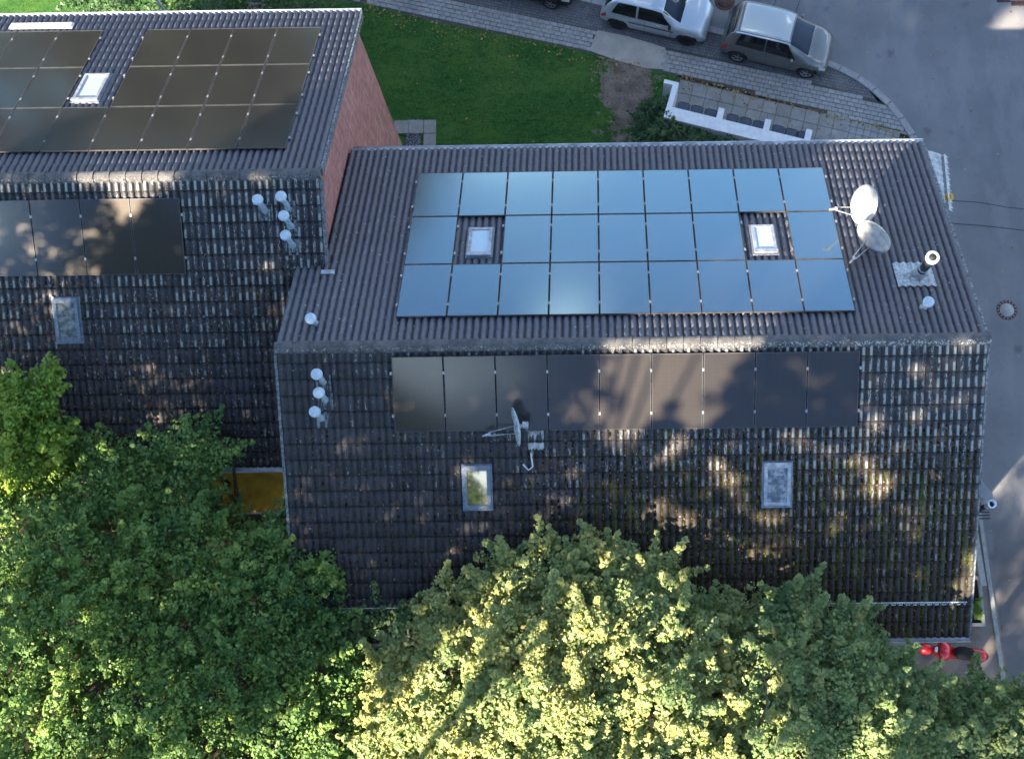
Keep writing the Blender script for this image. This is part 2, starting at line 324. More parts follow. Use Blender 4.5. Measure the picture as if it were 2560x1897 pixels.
def lawn_mat():
    m = NM('lawn_grass'); p = m.pos(); x, y, z = m.xyz(p)
    n1 = m.noise(p, 0.9, 5.0, 0.6); n2 = m.noise(p, 16.0, 5.0, 0.75); n3 = m.noise(m.map(p, (1, 2.4, 1), (3, 1, 0)), 2.6, 3.0)
    c = m.mix(m.step(n2, 0.3, 0.7), (0.020, 0.072, 0.014), (0.065, 0.18, 0.034))
    c = m.mix(m.mul(m.step(n1, 0.45, 0.7), 0.5), c, (0.10, 0.17, 0.03)); c = m.mix(m.mul(m.step(n3, 0.5, 0.72), 0.5), c, (0.010, 0.045, 0.012))
    n6 = m.noise(m.map(p, (1, 1.6, 1), (9, 2, 0)), 0.42, 4.0, 0.6); c = m.mix(m.mul(m.step(n6, 0.48, 0.66), 0.55), c, (0.095, 0.185, 0.04)); n7 = m.noise(p, 5.0, 5.0, 0.8); c = m.mix(m.mul(m.step(n7, 0.52, 0.72), 0.6), c, (0.012, 0.035, 0.010)); c = m.mix(m.mul(m.step(n7, 0.28, 0.40, 1.0, 0.0), 0.5), c, (0.10, 0.14, 0.05))
    # bare trodden earth: a path of patches down the right side
    d1 = m.noise(p, 1.6, 6.0, 0.7)
    px_ = m.math('ABSOLUTE', m.math('SUBTRACT', x, m.add(8.15, m.mul(m.math('SUBTRACT', y, 12.0), 0.12))))
    wd = m.step(y, 11.4, 13.0, 0.32, 1.05)
    dd = m.math('SUBTRACT', px_, wd)
    pm = m.step(m.add(dd, m.add(m.mul(m.math('SUBTRACT', d1, 0.5), 2.6), m.mul(m.math('SUBTRACT', m.noise(p, 9.0, 4.0, .7), .5), .9))), -0.02, 0.06, 1.0, 0.0)
    p2 = m.mul(m.step(m.noise(m.map(p, (1, 1, 1), (5, 9, 0)), 1.1, 6.0, 0.75), 0.60, 0.66), m.mul(m.step(x, 5.6, 6.6), m.step(x, 9.0, 9.6, 1.0, 0.0)))
    p3 = m.mul(m.step(m.noise(m.map(p, (1, 1, 1), (2, 4, 0)), 1.5, 5.0, 0.7), 0.70, 0.76), 0.7)
    sm = m.math('MAXIMUM', m.math('MAXIMUM', pm, p2), p3)
    e2 = m.noise(p, 34.0, 4.0); ec = m.mix(m.step(m.noise(p, 2.0, 5.0), 0.35, 0.65), (0.19, 0.145, 0.11), (0.31, 0.24, 0.19)); ec = m.mix(m.mul(m.step(e2, 0.5, 0.7), 0.5), ec, (0.09, 0.07, 0.05))
    c = m.mix(sm, c, ec)
    m.bump(m.add(n2, e2), 0.05, 0.8); return m.fin(c, 0.9, 0, 0.15)
M_lawn = lawn_mat()
def asphalt_mat():
    m = NM('road_asphalt'); p = m.pos(); x, y, z = m.xyz(p)
    n1 = m.noise(p, 0.35, 5.0, 0.6); n2 = m.noise(p, 60.0, 3.0, 0.8); n3 = m.noise(p, 4.0, 5.0, 0.7)
    c = m.mix(m.step(n1, 0.3, 0.7), (0.155, 0.155, 0.158), (0.215, 0.213, 0.213)); c = m.mix(m.mul(m.step(n2, 0.45, 0.75), 0.5), c, (0.24, 0.235, 0.23))
    c = m.mix(m.mul(m.step(n3, 0.55, 0.8), 0.35), c, (0.085, 0.082, 0.085))
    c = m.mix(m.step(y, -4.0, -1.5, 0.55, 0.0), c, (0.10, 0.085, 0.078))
    n5 = m.noise(m.map(p, (1, .35, 1), (4, 2, 0), (0, 0, R(-20))), 1.1, 5.0, 0.6); c = m.mix(m.mul(m.step(n5, 0.5, 0.62), 0.35), c, (0.25, 0.245, 0.24))
    st = m.vor(p, 0.8); c = m.mix(m.mul(m.step(m.add(st, m.mul(m.noise(p, 7.0, 4.0), .25)), .17, .30, 1.0, 0.0), 0.45), c, (0.07, 0.068, 0.07))
    m.bump(n2, 0.006); return m.fin(c, 0.9, 0, 0.25)
M_asph = asphalt_mat()
def conc(name, a, b, scale=5.0, rough=0.9):
    m = NM(name); p = m.pos(); n1 = m.noise(p, scale, 5.0, 0.65); n2 = m.noise(p, 70.0, 2.0); n3 = m.noise(p, 0.8, 4.0)
    oi = m.n('ShaderNodeObjectInfo').outputs['Random']
    c = m.mix(m.step(n1, 0.3, 0.7), a, b); c = m.mix(m.mul(m.step(n2, 0.45, 0.7), 0.35), c, tuple(q * 1.3 for q in b))
    c = m.mix(m.mul(m.step(n3, 0.5, 0.75), 0.4), c, tuple(q * 0.7 for q in a)); c = m.mix(m.mul(oi, 0.3), c, tuple(q * 0.8 for q in a))
    m.bump(m.add(n2, n1), 0.004); return m.fin(c, rough, 0, 0.25)
M_paver = conc('paver_concrete', (0.25, 0.24, 0.225), (0.37, 0.355, 0.335))
M_slab = conc('slab_concrete', (0.24, 0.225, 0.20), (0.33, 0.31, 0.28), 3.0)
M_joint = conc('joint_sand', (0.07, 0.065, 0.055), (0.12, 0.11, 0.09), 12.0)
M_kerb = conc('kerb_granite', (0.26, 0.255, 0.24), (0.38, 0.37, 0.35), 10.0)
M_beige = conc('worn_concrete', (0.32, 0.29, 0.25), (0.42, 0.385, 0.33), 1.8)
M_path = conc('path_concrete', (0.17, 0.145, 0.12), (0.25, 0.21, 0.175), 2.0)
def small_paver():
    m = NM('dark_small_pavers'); p = m.pos()
    q = m.map(p, (1, 1, 1), (0, 0, 0), (0, 0, R(14.0)))
    b = m.n('ShaderNodeTexBrick'); m.put(b.inputs['Vector'], q); b.inputs['Scale'].default_value = 1.0; b.inputs['Brick Width'].default_value = 0.11; b.inputs['Row Height'].default_value = 0.11; b.inputs['Mortar Size'].default_value = 0.008
    m.put(b.inputs['Color1'], (0.12, 0.118, 0.12)); m.put(b.inputs['Color2'], (0.175, 0.17, 0.17)); m.put(b.inputs['Mortar'], (0.06, 0.057, 0.055))
    n1 = m.noise(p, 2.0, 4.0, 0.6); c = m.mix(m.mul(m.step(n1, 0.45, 0.75), 0.4), b.outputs[0], (0.21, 0.195, 0.175)); m.bump(b.outputs[1], -0.006, 0.8); return m.fin(c, 0.9, 0, 0.25)
M_smallp = small_paver()
def gravel_mat():
    m = NM('grey_gravel'); p = m.pos(); v = m.vor(p, 26.0); c = m.mix(m.white(m.vor(p, 26.0, 'Color')), (0.13, 0.14, 0.16), (0.38, 0.39, 0.42)); c = m.mix(m.step(v, 0.3, 0.6), c, (0.03, 0.03, 0.035)); m.bump(v, -0.03); return m.fin(c, 0.85, 0, 0.3)
M_gravel = gravel_mat()
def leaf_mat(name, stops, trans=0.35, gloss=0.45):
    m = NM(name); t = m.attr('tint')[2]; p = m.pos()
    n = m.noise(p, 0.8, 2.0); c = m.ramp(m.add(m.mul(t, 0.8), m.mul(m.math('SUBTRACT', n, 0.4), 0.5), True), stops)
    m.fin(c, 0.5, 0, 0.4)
    tr = m.n('ShaderNodeBsdfTranslucent'); mixs = m.n('ShaderNodeMixShader')
    c2 = m.mix(0.45, c, (0.22, 0.26, 0.02)); m.put(tr.inputs[0], c2); mixs.inputs[0].default_value = trans
    m.t.links.new(m.b.outputs[0], mixs.inputs[1]); m.t.links.new(tr.outputs[0], mixs.inputs[2]); m.t.links.new(mixs.outputs[0], m.o.inputs[0]); return m.m
M_leafA = leaf_mat('maple_leaf', [(0.0, (0.09, 0.17, 0.07)), (0.35, (0.22, 0.32, 0.12)), (0.72, (0.38, 0.45, 0.17)), (0.93, (0.50, 0.46, 0.14)), (1.0, (0.56, 0.36, 0.09))])
M_leafB = leaf_mat('hornbeam_leaf', [(0.0, (0.06, 0.15, 0.05)), (0.35, (0.16, 0.30, 0.08)), (0.7, (0.32, 0.45, 0.10)), (1.0, (0.52, 0.55, 0.14))])
M_leafC = leaf_mat('light_green_leaf', [(0.0, (0.10, 0.22, 0.03)), (0.5, (0.22, 0.38, 0.05)), (1.0, (0.40, 0.48, 0.07))])
M_leafE = leaf_mat('autumn_leaf', [(0.0, (0.07, 0.055, 0.035)), (0.6, (0.13, 0.10, 0.06)), (1.0, (0.20, 0.15, 0.08))], 0.2)
M_leafD = leaf_mat('dark_shrub_leaf', [(0.0, (0.03, 0.08, 0.03)), (0.6, (0.07, 0.14, 0.05)), (1.0, (0.16, 0.23, 0.08))], 0.2)
def bark_mat():
    m = NM('bark'); p = m.pos(); n1 = m.noise(m.map(p, (1, 1, 0.25)), 14.0, 5.0, 0.7); c = m.mix(m.step(n1, 0.35, 0.65), (0.055, 0.042, 0.032), (0.15, 0.12, 0.095)); m.bump(n1, 0.02); return m.fin(c, 0.9, 0, 0.2)
M_bark = bark_mat()
M_litter = leaf_mat('fallen_leaf', [(0.0, (0.10, 0.045, 0.02)), (0.4, (0.24, 0.14, 0.05)), (0.8, (0.38, 0.27, 0.07)), (1.0, (0.42, 0.34, 0.18))], 0.1)
def mossblob_mat():
    m = NM('moss'); t = m.attr('tint')[2]; c = m.ramp(t, [(0.0, (0.018, 0.012, 0.006)), (0.6, (0.05, 0.04, 0.010)), (0.85, (0.07, 0.085, 0.010)), (1.0, (0.13, 0.14, 0.015))]); return m.fin(c, 0.95, 0, 0.1)
M_mossb = mossblob_mat()

def panel_glass():
    m = NM('solar_glass'); t = m.n('ShaderNodeTexCoord').outputs['Object']; x, y, z = m.xyz(t)
    fx_ = m.math('FRACT', m.math('DIVIDE', x, 0.187)); fy_ = m.math('FRACT', m.math('DIVIDE', y, 0.0905))
    lx = m.step(m.math('ABSOLUTE', m.math('SUBTRACT', fx_, 0.5)), 0.482, 0.494); ly = m.step(m.math('ABSOLUTE', m.math('SUBTRACT', fy_, 0.5)), 0.45, 0.49)
    ln = m.math('MAXIMUM', m.mul(lx, 1.0), m.mul(ly, 0.6)); oi = m.n('ShaderNodeObjectInfo').outputs['Random']
    p = m.pos(); n1 = m.noise(p, 1.2, 4.0); n2 = m.noise(p, 14.0, 3.0)
    dust = m.add(m.mul(m.step(n1, 0.3, 0.7), 0.010), m.add(0.014, m.mul(n2, 0.010)))
    c = m.mix(ln, (0.09, 0.155, 0.23), (0.12, 0.17, 0.22)); c = m.mix(m.mul(oi, 0.2), c, (0.12, 0.15, 0.18))
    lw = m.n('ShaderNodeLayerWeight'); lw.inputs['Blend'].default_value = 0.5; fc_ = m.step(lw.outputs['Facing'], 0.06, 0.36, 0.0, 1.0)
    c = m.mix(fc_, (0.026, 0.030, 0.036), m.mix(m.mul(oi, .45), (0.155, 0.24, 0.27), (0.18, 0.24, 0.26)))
    m.fin(c, 0.13, 1.0, 0.5)
    df = m.n('ShaderNodeBsdfDiffuse'); m.put(df.inputs[0], m.mix(ln, (0.34, 0.30, 0.26), (0.50, 0.46, 0.42))); mx_ = m.n('ShaderNodeMixShader'); m.put(mx_.inputs[0], m.mul(dust, 0.8))
    gl = m.n('ShaderNodeBsdfGlossy'); m.put(gl.inputs[0], (1.0, 0.88, 0.76)); gl.inputs['Roughness'].default_value = 0.52; m2_ = m.n('ShaderNodeMixShader'); m.put(m2_.inputs[0], m.add(0.044, m.mul(ln, .012)))
    m.t.links.new(m.b.outputs[0], m2_.inputs[1]); m.t.links.new(gl.outputs[0], m2_.inputs[2])
    m.t.links.new(m2_.outputs[0], mx_.inputs[1]); m.t.links.new(df.outputs[0], mx_.inputs[2]); m.t.links.new(mx_.outputs[0], m.o.inputs[0])
    return m.m
M_pv = panel_glass()
M_pvframe = plain('black_anodised_frame', (0.085, 0.082, 0.082), 0.5, 0.2)
M_clamp = plain('aluminium_clamp', (0.42, 0.42, 0.42), 0.35, 0.5)

# ------------------------------------------------------------------ ground and setting
ANG = R(-14.3)          # direction of the pavement (towards +x it comes nearer)
def strip(name, poly, z, mat, **tags):
    mb = MB(); n = len(poly); mb.add([(x, y, z) for x, y in poly], [tuple(range(n))]); return mb.obj(name, mat, kind='structure', **tags)
ground = strip('ground', [(-300, -300), (300, -300), (300, 300), (-300, 300)], GZ - 0.10, M_soil)
road = strip('road', [(18.2, -9.6), (18.3, -4.0), (17.0, 0), (15.8, 4), (15.5, 10.5), (-30, 24), (-60, 33), (-60, 60), (60, 60), (60, -40), (18.4, -40)], GZ - 0.055, M_asph)
lowx, lowy = [-30, -9.0, -5.61, -2.27, -1.06, 1.46, 4.24, 6.77, 10.06, 12.88, 15.22, 17.88], [24.0, 18.3, 17.28, 16.24, 16.09, 15.29, 14.67, 14.01, 13.01, 12.18, 11.42, 10.55]
low_pts = list(zip(lowx, lowy)); up_pts = [(-30, 25.5), (-9, 19.4), (-2, 17.35), (2.1, 16.22), (4.06, 15.62), (6.88, 14.97), (9.59, 14.18), (11.75, 13.59), (14.24, 12.88), (16.47, 12.12), (17.33, 11.77)]
kerb_pts = [(-30, 26.9), (-9, 20.5), (-2, 18.45), (3.0, 17.1), (6.73, 16.08), (7.54, 15.86), (11.24, 14.77), (13.4, 14.1), (15.0, 13.5), (15.38, 13.33), (15.94, 13.05), (16.52, 12.62), (17.07, 12.07), (17.5, 11.5), (17.93, 10.7), (18.17, 10.05), (18.35, 9.0), (18.5, 7.0)]
mb = MB()
def band(a, b, z, mat, name):
    mb = MB(); pa = [(x, y, z) for x, y in a] + [(x, y, z) for x, y in b[::-1]]; mb.add(pa, [tuple(range(len(pa)))]); return mb.obj(name, mat, kind='structure')
lawn = strip('lawn', [(-30, 6)] + [(-30, 24)] + low_pts[1:] + [(15.2, 6)], GZ - 0.02, M_lawn)
park = band(up_pts[3:] + [(17.8, 11.0), (18.1, 10.0), (18.3, 8.8)], kerb_pts[3:17], GZ - 0.035, M_smallp, 'parking_strip')
bed = band(low_pts, up_pts + [(17.75, 11.05), (18.02, 10.45)], GZ - 0.03, M_joint, 'pavement')
# pavement: running-bond concrete pavers, each its own block
def sample(poly, x):
    for (a, b), (c, d) in zip(poly, poly[1:]):
        if a <= x <= c: return b + (d - b) * (x - a) / (c - a)
    return poly[-1][1]
cand = []
du = 0.245; dv = 0.165; ca, sa = math.cos(ANG), math.sin(ANG)
for j in range(-10, 12):
    for i in range(-60, 90):
        u_ = (i + 0.5 * (j % 2)) * du; v_ = j * dv
        x = 8.0 + u_ * ca - v_ * sa; y = 14.2 + u_ * sa + v_ * ca
        if x < -6.5 or x > 18.0: continue
        lo = sample(low_pts, x) + 0.09; hi = sample(up_pts + [(17.75, 11.15), (18.1, 10.4)], x) - 0.07
        if not (lo < y < hi): continue
        if 6.95 + (y - 14) * 0.25 < x < 9.55 and y > 13.0: continue      # worn concrete patch
        cand.append((x, y))
vis = []
for x, y in cand:
    a, b, d = px((x, y, GZ)); vis.append((d if (0 < a < 2560 and 0 < b < 1897) else 1e6, x, y))
vis.sort()
pav_me = MB().box(-du / 2 + .008, du / 2 - .008, -dv / 2 + .008, dv / 2 - .008, -0.03, 0.012, bev=0.006).mesh('paver', M_paver)
rest = MB()
for k, (d, x, y) in enumerate(vis):
    h = random.uniform(-0.004, 0.004); Mx = Matrix.Translation((x, y, GZ - 0.012 + h)) @ Matrix.Rotation(ANG + random.uniform(-.012, .012), 4, 'Z') @ Matrix.Rotation(random.uniform(-.012, .012), 4, 'X')
    if k < 300: link('paver', pav_me, bed, Mx)
    else: rest.box(-du / 2 + .008, du / 2 - .008, -dv / 2 + .008, dv / 2 - .008, -0.03, 0.012, M=Mx, bev=0.006)
o = rest.obj('paver', M_paver, bed); o['kind'] = 'stuff'
strip('pavement_base', [(9, 13.0), (13, 12.0), (18.4, 9.3), (18.2, 10.6), (17.55, 11.75), (16.65, 12.75), (15.4, 13.45), (12, 14.4), (9, 15.2)], GZ - 0.048, M_smallp)
strip('worn_concrete_patch', [(6.95, 14.05), (7.25, 14.85), (8.3, 14.6), (9.62, 14.12), (9.75, 13.25), (9.0, 13.32), (8.0, 13.62)], GZ - 0.004, M_beige)
# kerb of separate stones and the gutter line beside it
kerb = empty('kerb', 'curved pale kerb of long stones between the pavement and the road', 'kerb', (16, 12.5, GZ)); kerb['kind'] = 'structure'; del kerb['category']; del kerb['label']
cum = [0]
for a, b in zip(kerb_pts, kerb_pts[1:]): cum.append(cum[-1] + math.dist(a, b))
def kat(s_):
    s_ = max(0, min(cum[-1], s_))
    for i in range(len(cum) - 1):
        if s_ <= cum[i + 1]:
            t = (s_ - cum[i]) / (cum[i + 1] - cum[i]); a, b = kerb_pts[i], kerb_pts[i + 1]; return (a[0] + (b[0] - a[0]) * t, a[1] + (b[1] - a[1]) * t)
s_ = cum[3]
while s_ < cum[-1] - 0.1:
    ln = 0.7; a = kat(s_ + 0.012); b = kat(min(s_ + ln - 0.012, cum[-1])); d = Vector((b[0] - a[0], b[1] - a[1])); L_ = d.length
    if L_ < 0.2: break
    ang = math.atan2(d.y, d.x); Mx = Matrix.Translation((a[0], a[1], GZ)) @ Matrix.Rotation(ang, 4, 'Z')
    q = MB().box(0, L_, -0.07, 0.07, -0.12, 0.03, M=Mx, bev=0.01); child(q, 'kerb_stone', M_kerb, kerb)
    q = MB().box(0, L_, 0.085, 0.20, -0.12, -0.035, M=Mx, bev=0.008); child(q, 'gutter_stone', M_kerb, kerb)
    s_ += ln
# slab terrace
terrace = strip('terrace', [(9.75, 11.7), (10.05, 13.0), (16.9, 10.95), (17.9, 10.5), (16.5, 9.6), (13.0, 9.6)], GZ - 0.012, M_joint)
sl_me = MB().box(-0.243, 0.243, -0.243, 0.243, -0.03, 0.0, bev=0.005).mesh('paving_slab', M_slab); sA = R(-15.6); cs, ss = math.cos(sA), math.sin(sA)
for j in range(4):
    for i in range(14):
        u_ = 0.27 + i * 0.5; v_ = -0.30 - j * 0.5
        x = 10.1 + u_ * cs - v_ * ss + 0.02; y = 12.92 + u_ * sa + v_ * cs - 0.0
        y = 12.92 + u_ * ss + v_ * cs
        if j > 1 and x > 13.8: pass
        if y < 9.6 or (j == 3 and x < 12): continue
        if x > 15.6: continue
        link('paving_slab', sl_me, terrace, Matrix.Translation((x, y, GZ + 0.012 + random.uniform(-.003, .003))) @ Matrix.Rotation(sA, 4, 'Z') @ Matrix.Rotation(random.uniform(-.008, .008), 4, 'X'))
sp_me = MB().box(-0.116, 0.116, -0.116, 0.116, -0.03, 0.0, bev=0.005).mesh('cobble', M_paver)
for j in range(5):
    for i in range(9):
        u_ = 5.75 + i * 0.245; v_ = -0.18 - j * 0.245; x = 10.1 + u_ * cs - v_ * ss; y = 12.92 + u_ * ss + v_ * cs
        if x < 15.62 or y < 10.2 or x > 17.6: continue
        link('cobble', sp_me, terrace, Matrix.Translation((x, y, GZ + 0.006)) @ Matrix.Rotation(sA, 4, 'Z'))
# dark drain strip with litter between terrace and pavement
strip('drain_strip', [(10.0, 12.98), (10.02, 13.06), (17.85, 10.62), (17.8, 10.52)], GZ + 0.0, M_soil)
# small corner of slabs with gravel beside the brick house
pad = strip('gravel_strip', [(0.6, 8.0), (0.6, 11.5), (1.1, 11.5), (1.1, 8.0)], GZ - 0.005, M_gravel)
for (x, y, sx, sy) in ((0.42, 11.2, .50, .5), (0.94, 11.2, .50, .5), (1.42, 11.2, .42, .5), (1.42, 10.68, .42, .5), (1.42, 10.16, .42, .5), (1.42, 9.64, .42, .5)):
    MB().box(x - sx / 2, x + sx / 2, y - sy / 2, y + sy / 2, GZ - 0.03, GZ + 0.02, bev=0.006).obj('paving_slab', M_slab, pad)
# road fittings
def manhole(x, y, r, label, inner, ring):
    t = empty('manhole_cover', label, 'manhole cover', (x, y, GZ - 0.055))
    MB().lathe([(r, 0), (r, 0.010), (r * 0.72, 0.010), (r * 0.72, 0.004)], 28).obj('ring', ring, t)
    MB().lathe([(r * 0.70, 0.002), (r * 0.70, 0.014), (0.0, 0.016)], 28).obj('lid', inner, t)
    for k in range(16):
        a = k * math.pi / 8; MB().box(-0.03, 0.03, -0.012, 0.012, 0.009, 0.015, M=Matrix.Rotation(a, 4, 'Z') @ Matrix.Translation((r * 0.86, 0, 0))).obj('rib', inner, t)
M_rust = plain('rusty_iron', (0.11, 0.055, 0.04), 0.8, 0.3, var=0.25, scale=20)
manhole(20.62, 4.30, 0.34, 'round manhole cover with pale disc and dark ribbed ring on the road', M_kerb, M_rust)
manhole(11.80, 15.95, 0.36, 'round rust brown manhole cover between the two parked silver cars', M_rust, M_rust)
def seam(pts, label=None, wd=0.02):
    mb = MB()
    for a, b in zip(pts, pts[1:]):
        d = Vector((b[0] - a[0], b[1] - a[1])); n = Vector((-d.y, d.x)).normalized() * wd
        mb.add([(a[0] - n.x, a[1] - n.y, GZ - 0.050), (b[0] - n.x, b[1] - n.y, GZ - 0.050), (b[0] + n.x, b[1] + n.y, GZ - 0.050), (a[0] + n.x, a[1] + n.y, GZ - 0.050)], [(0, 1, 2, 3)])
    o = mb.obj('asphalt_seam', M_black, road); return o
seam([(18.7, 8.28), (19.13, 8.2), (20.1, 8.12), (21.0, 7.93), (23.5, 7.6)], wd=0.012)
seam([(18.9, 7.45), (19.21, 7.36), (20.1, 7.28), (21.46, 7.09), (24, 6.8)], wd=0.012)
seam([(13.39, 15.3), (13.62, 15.96), (13.95, 16.8)], wd=0.01); seam([(14.22, 15.2), (14.47, 15.95), (14.8, 16.8)], wd=0.01)
ds = []
for (x, y) in ((21.2, 16.0), (21.7, 15.85), (22.2, 15.7), (22.7, 15.55)):
    MB().box(x - .24, x + .24, y - .1, y + .1, GZ - .08, GZ - .03, bev=.02).obj('kerb_stone', M_rust, kerb, Matrix.Translation((-16, -12.5, -GZ)))
# right-hand side of the house: gravel, planter kerb, path, kerb, low walls
strip('side_path', [(15.7, -9.5), (15.7, -1.0), (18.9, -1.0), (19.10, -3.0), (19.36, -5.8), (19.5, -9.5)], GZ - 0.03, M_path)
strip('side_gravel', [(18.0, -4.4), (18.0, -2.4), (18.88, -2.4), (18.98, -4.4)], GZ - 0.02, M_gravel)
MB().prism([(18.98, -2.2), (19.10, -2.2), (19.42, -9.0), (19.28, -9.0)], GZ - 0.1, GZ + 0.03).obj('path_edging', M_kerb, kind='structure')
mb = MB(); mb.box(-0.09, 0.09, -1.35, 1.3, 0, 0.45, bev=0.01)
mb.obj('garden_wall', M_kerb, None, Matrix.Translation((18.72, -3.3, GZ)) @ Matrix.Rotation(R(4), 4, 'Z'), label='low narrow concrete wall beside the right gable, along the gravel', category='garden wall')
t = empty('planter', 'long narrow concrete planter with a green plant, at the right gable', 'planter', (18.55, -5.1, GZ))
for (x0, x1, y0, y1) in ((-.28, -.18, -.75, .75), (.12, .22, -.75, .75), (-.18, .12, -.75, -.65), (-.18, .12, .65, .75)): MB().box(x0, x1, y0, y1, 0, 0.4, bev=.01).obj('side_panel', M_kerb, t)
MB().box(-.18, .12, -.65, .65, 0, 0.3).obj('soil', M_soil, t)
t = empty('iron_grating', 'dark slatted iron grating at the foot of the steel flue', 'grating', (17.9, -3.0, GZ + 3.6))
for k in range(5): MB().box(-.6, .22, -.02 + k * 0.09, .02 + k * 0.09, 0, 0.03).obj('bar', M_darkmetal, t)
MB().box(-.64, -.6, -.04, .42, -.01, .04).obj('frame', M_darkmetal, t)

# ------------------------------------------------------------------ roof tiles
PROF = [(0, 0), (.15, 0.004), (.30, .030), (.46, .054), (.66, .059), (.82, .040), (.93, .012)]
prof = [((f + k) * PWV, h) for k in (0, 1) for f, h in PROF] + [(TW - 0.005, 0.0)]
TH = 0.030; RISE = 0.034
def tile_arrays():
    V = []; n = len(prof)
    for (yy, dz) in ((0.02, 0.004), (-GA - 0.012, RISE)):
        for x, h in prof: V.append((x, yy, h + dz))
    for x, h in prof: V.append((x, -GA - 0.012, h + RISE - TH))
    F = []
    for i in range(n - 1): F.append((n + i, n + i + 1, i + 1, i)); F.append((2 * n + i, 2 * n + i + 1, n + i + 1, n + i))
    return np.array(V), np.array(F)
TV, TF = tile_arrays()
def tile_frame(yr, zr, back, x_left, x_right, i, r):
    if back: D = Vector((0, CP, -SP)); Nn = Vector((0, SP, CP)); X = Vector((-1, 0, 0)); ox = x_left + (i + 1) * TW
    else: D = Vector((0, -CP, -SP)); Nn = Vector((0, -SP, CP)); X = Vector((1, 0, 0)); ox = x_left + i * TW
    o = Vector((ox, yr, zr)) + D * (r * GA) + Nn * 0.0
    Y = -D
    return Matrix(((X.x, Y.x, Nn.x, o.x), (X.y, Y.y, Nn.y, o.y), (X.z, Y.z, Nn.z, o.z), (0, 0, 0, 1)))
def jit(Mx):
    return Mx @ Matrix.Translation((TW / 2, 0, random.uniform(-.0015, .003))) @ Matrix.Rotation(random.uniform(-.006, .006), 4, 'Z') @ Matrix.Rotation(random.uniform(-.006, .008), 4, 'X') @ Matrix.Rotation(random.uniform(-.007, .007), 4, 'Y') @ Matrix.Translation((-TW / 2, 0, 0))
def build_tiles(parent, x_left, nt, yr, zr, matF, matB, skip, covered, limit=300):
    items = []
    for back in (False, True):
        for r in range(NR):
            for i in range(nt):
                Mx = tile_frame(yr, zr, back, x_left, 0, i, r); c = Mx @ Vector((TW / 2, -GA / 2, 0.02))
                if skip(c, back): continue
                a, b, d = px(c); vdir = (Vector(CAMLOC) - c).normalized(); nn = Vector((0, SP if back else -SP, CP))
                sc_ = max(0, vdir.dot(nn)) / d ** 2
                if not (5 < a < 2555 and 5 < b < 1350) or covered(c, back): sc_ = 0
                if a < 750 and b > 1000 and c.x < 2.2: sc_ = 0
                items.append((sc_, back, jit(Mx)))
    order = sorted(range(len(items)), key=lambda k: -items[k][0])[:limit]; keep = set(k for k in order if items[k][0] > 0)
    mes = {False: big_mesh('roof_tile', TV, TF, matF), True: big_mesh('roof_tile', TV, TF, matB)}
    for k in sorted(keep): link('roof_tile', mes[items[k][1]], parent, items[k][2])
    for back in (False, True):
        VV = []; FF = []; off = 0
        for k, (s_, b_, Mx) in enumerate(items):
            if k in keep or b_ != back: continue
            A = np.array(Mx); VV.append(TV @ A[:3, :3].T + A[:3, 3]); FF.append(TF + off); off += len(TV)
        o = link('roof_tile', big_mesh('roof_tile', np.concatenate(VV), np.concatenate(FF), matB if back else matF), parent); o['kind'] = 'stuff'

def gable_house(name, label, x0, x1, yr, zr, yf, yb, wallmats, loc):
    t = empty(name, label, 'house', loc)
    zt = lambda y: zr - abs(y - yr) * TP - 0.10
    mb = MB(); poly = [(yf, GZ), (yb, GZ), (yb, zt(yb)), (yr, zt(yr)), (yf, zt(yf))]
    n = 5; vs = [(x0, y, z) for y, z in poly] + [(x1, y, z) for y, z in poly]
    mb.add(vs, [tuple(range(5))], 1); mb.add(vs, [tuple(range(5, 10))[::-1]], 0)
    mb.add(vs, [(i, (i + 1) % 5, 5 + (i + 1) % 5, 5 + i) for i in range(5)][::1], 1)
    child(mb, 'wall', wallmats, t); return t
def deck(parent, x0, x1, yr, zr, lf=None):
    L = NR * GA; mb = MB(); h = -0.012
    for s_ in (-1, 1):
        D = Vector((0, s_ * CP, -SP)); Nn = Vector((0, s_ * SP, CP)); a = Vector((0, yr, zr))
        top = a + Nn * h; bot = top + D * (L - 0.03)
        vs = [(x0, top.y, top.z), (x1, top.y, top.z), (x1, bot.y, bot.z), (x0, bot.y, bot.z)]
        vs += [tuple(Vector(q) - Nn * 0.06) for q in vs]
        mb.add(vs, [(0, 1, 2, 3), (7, 6, 5, 4), (0, 3, 7, 4), (1, 5, 6, 2), (3, 2, 6, 7)])
    return child(mb, 'roof', M_deck, parent)

HR = gable_house('terraced_house', 'right-hand dark tiled house carrying two skylit blue solar fields and three satellite dishes', 0.68, 15.62, 0, 0, -5.9, 5.9, [M_render, M_render], (8, 0, GZ))
HL = gable_house('terraced_house', 'left-hand set-back house with red brick gable, cut off by the left edge', LX0 + .2, 0.62, LY, LZ, LY - 5.9, LY + 5.9, [M_brick, M_render], (-5, LY, GZ))
roofR = deck(HR, 0.05, W - 0.05, 0, 0); roofL = deck(HL, LX0 + 0.1, LX1 - 0.03, LY, LZ)
roofR.matrix_parent_inverse.identity()
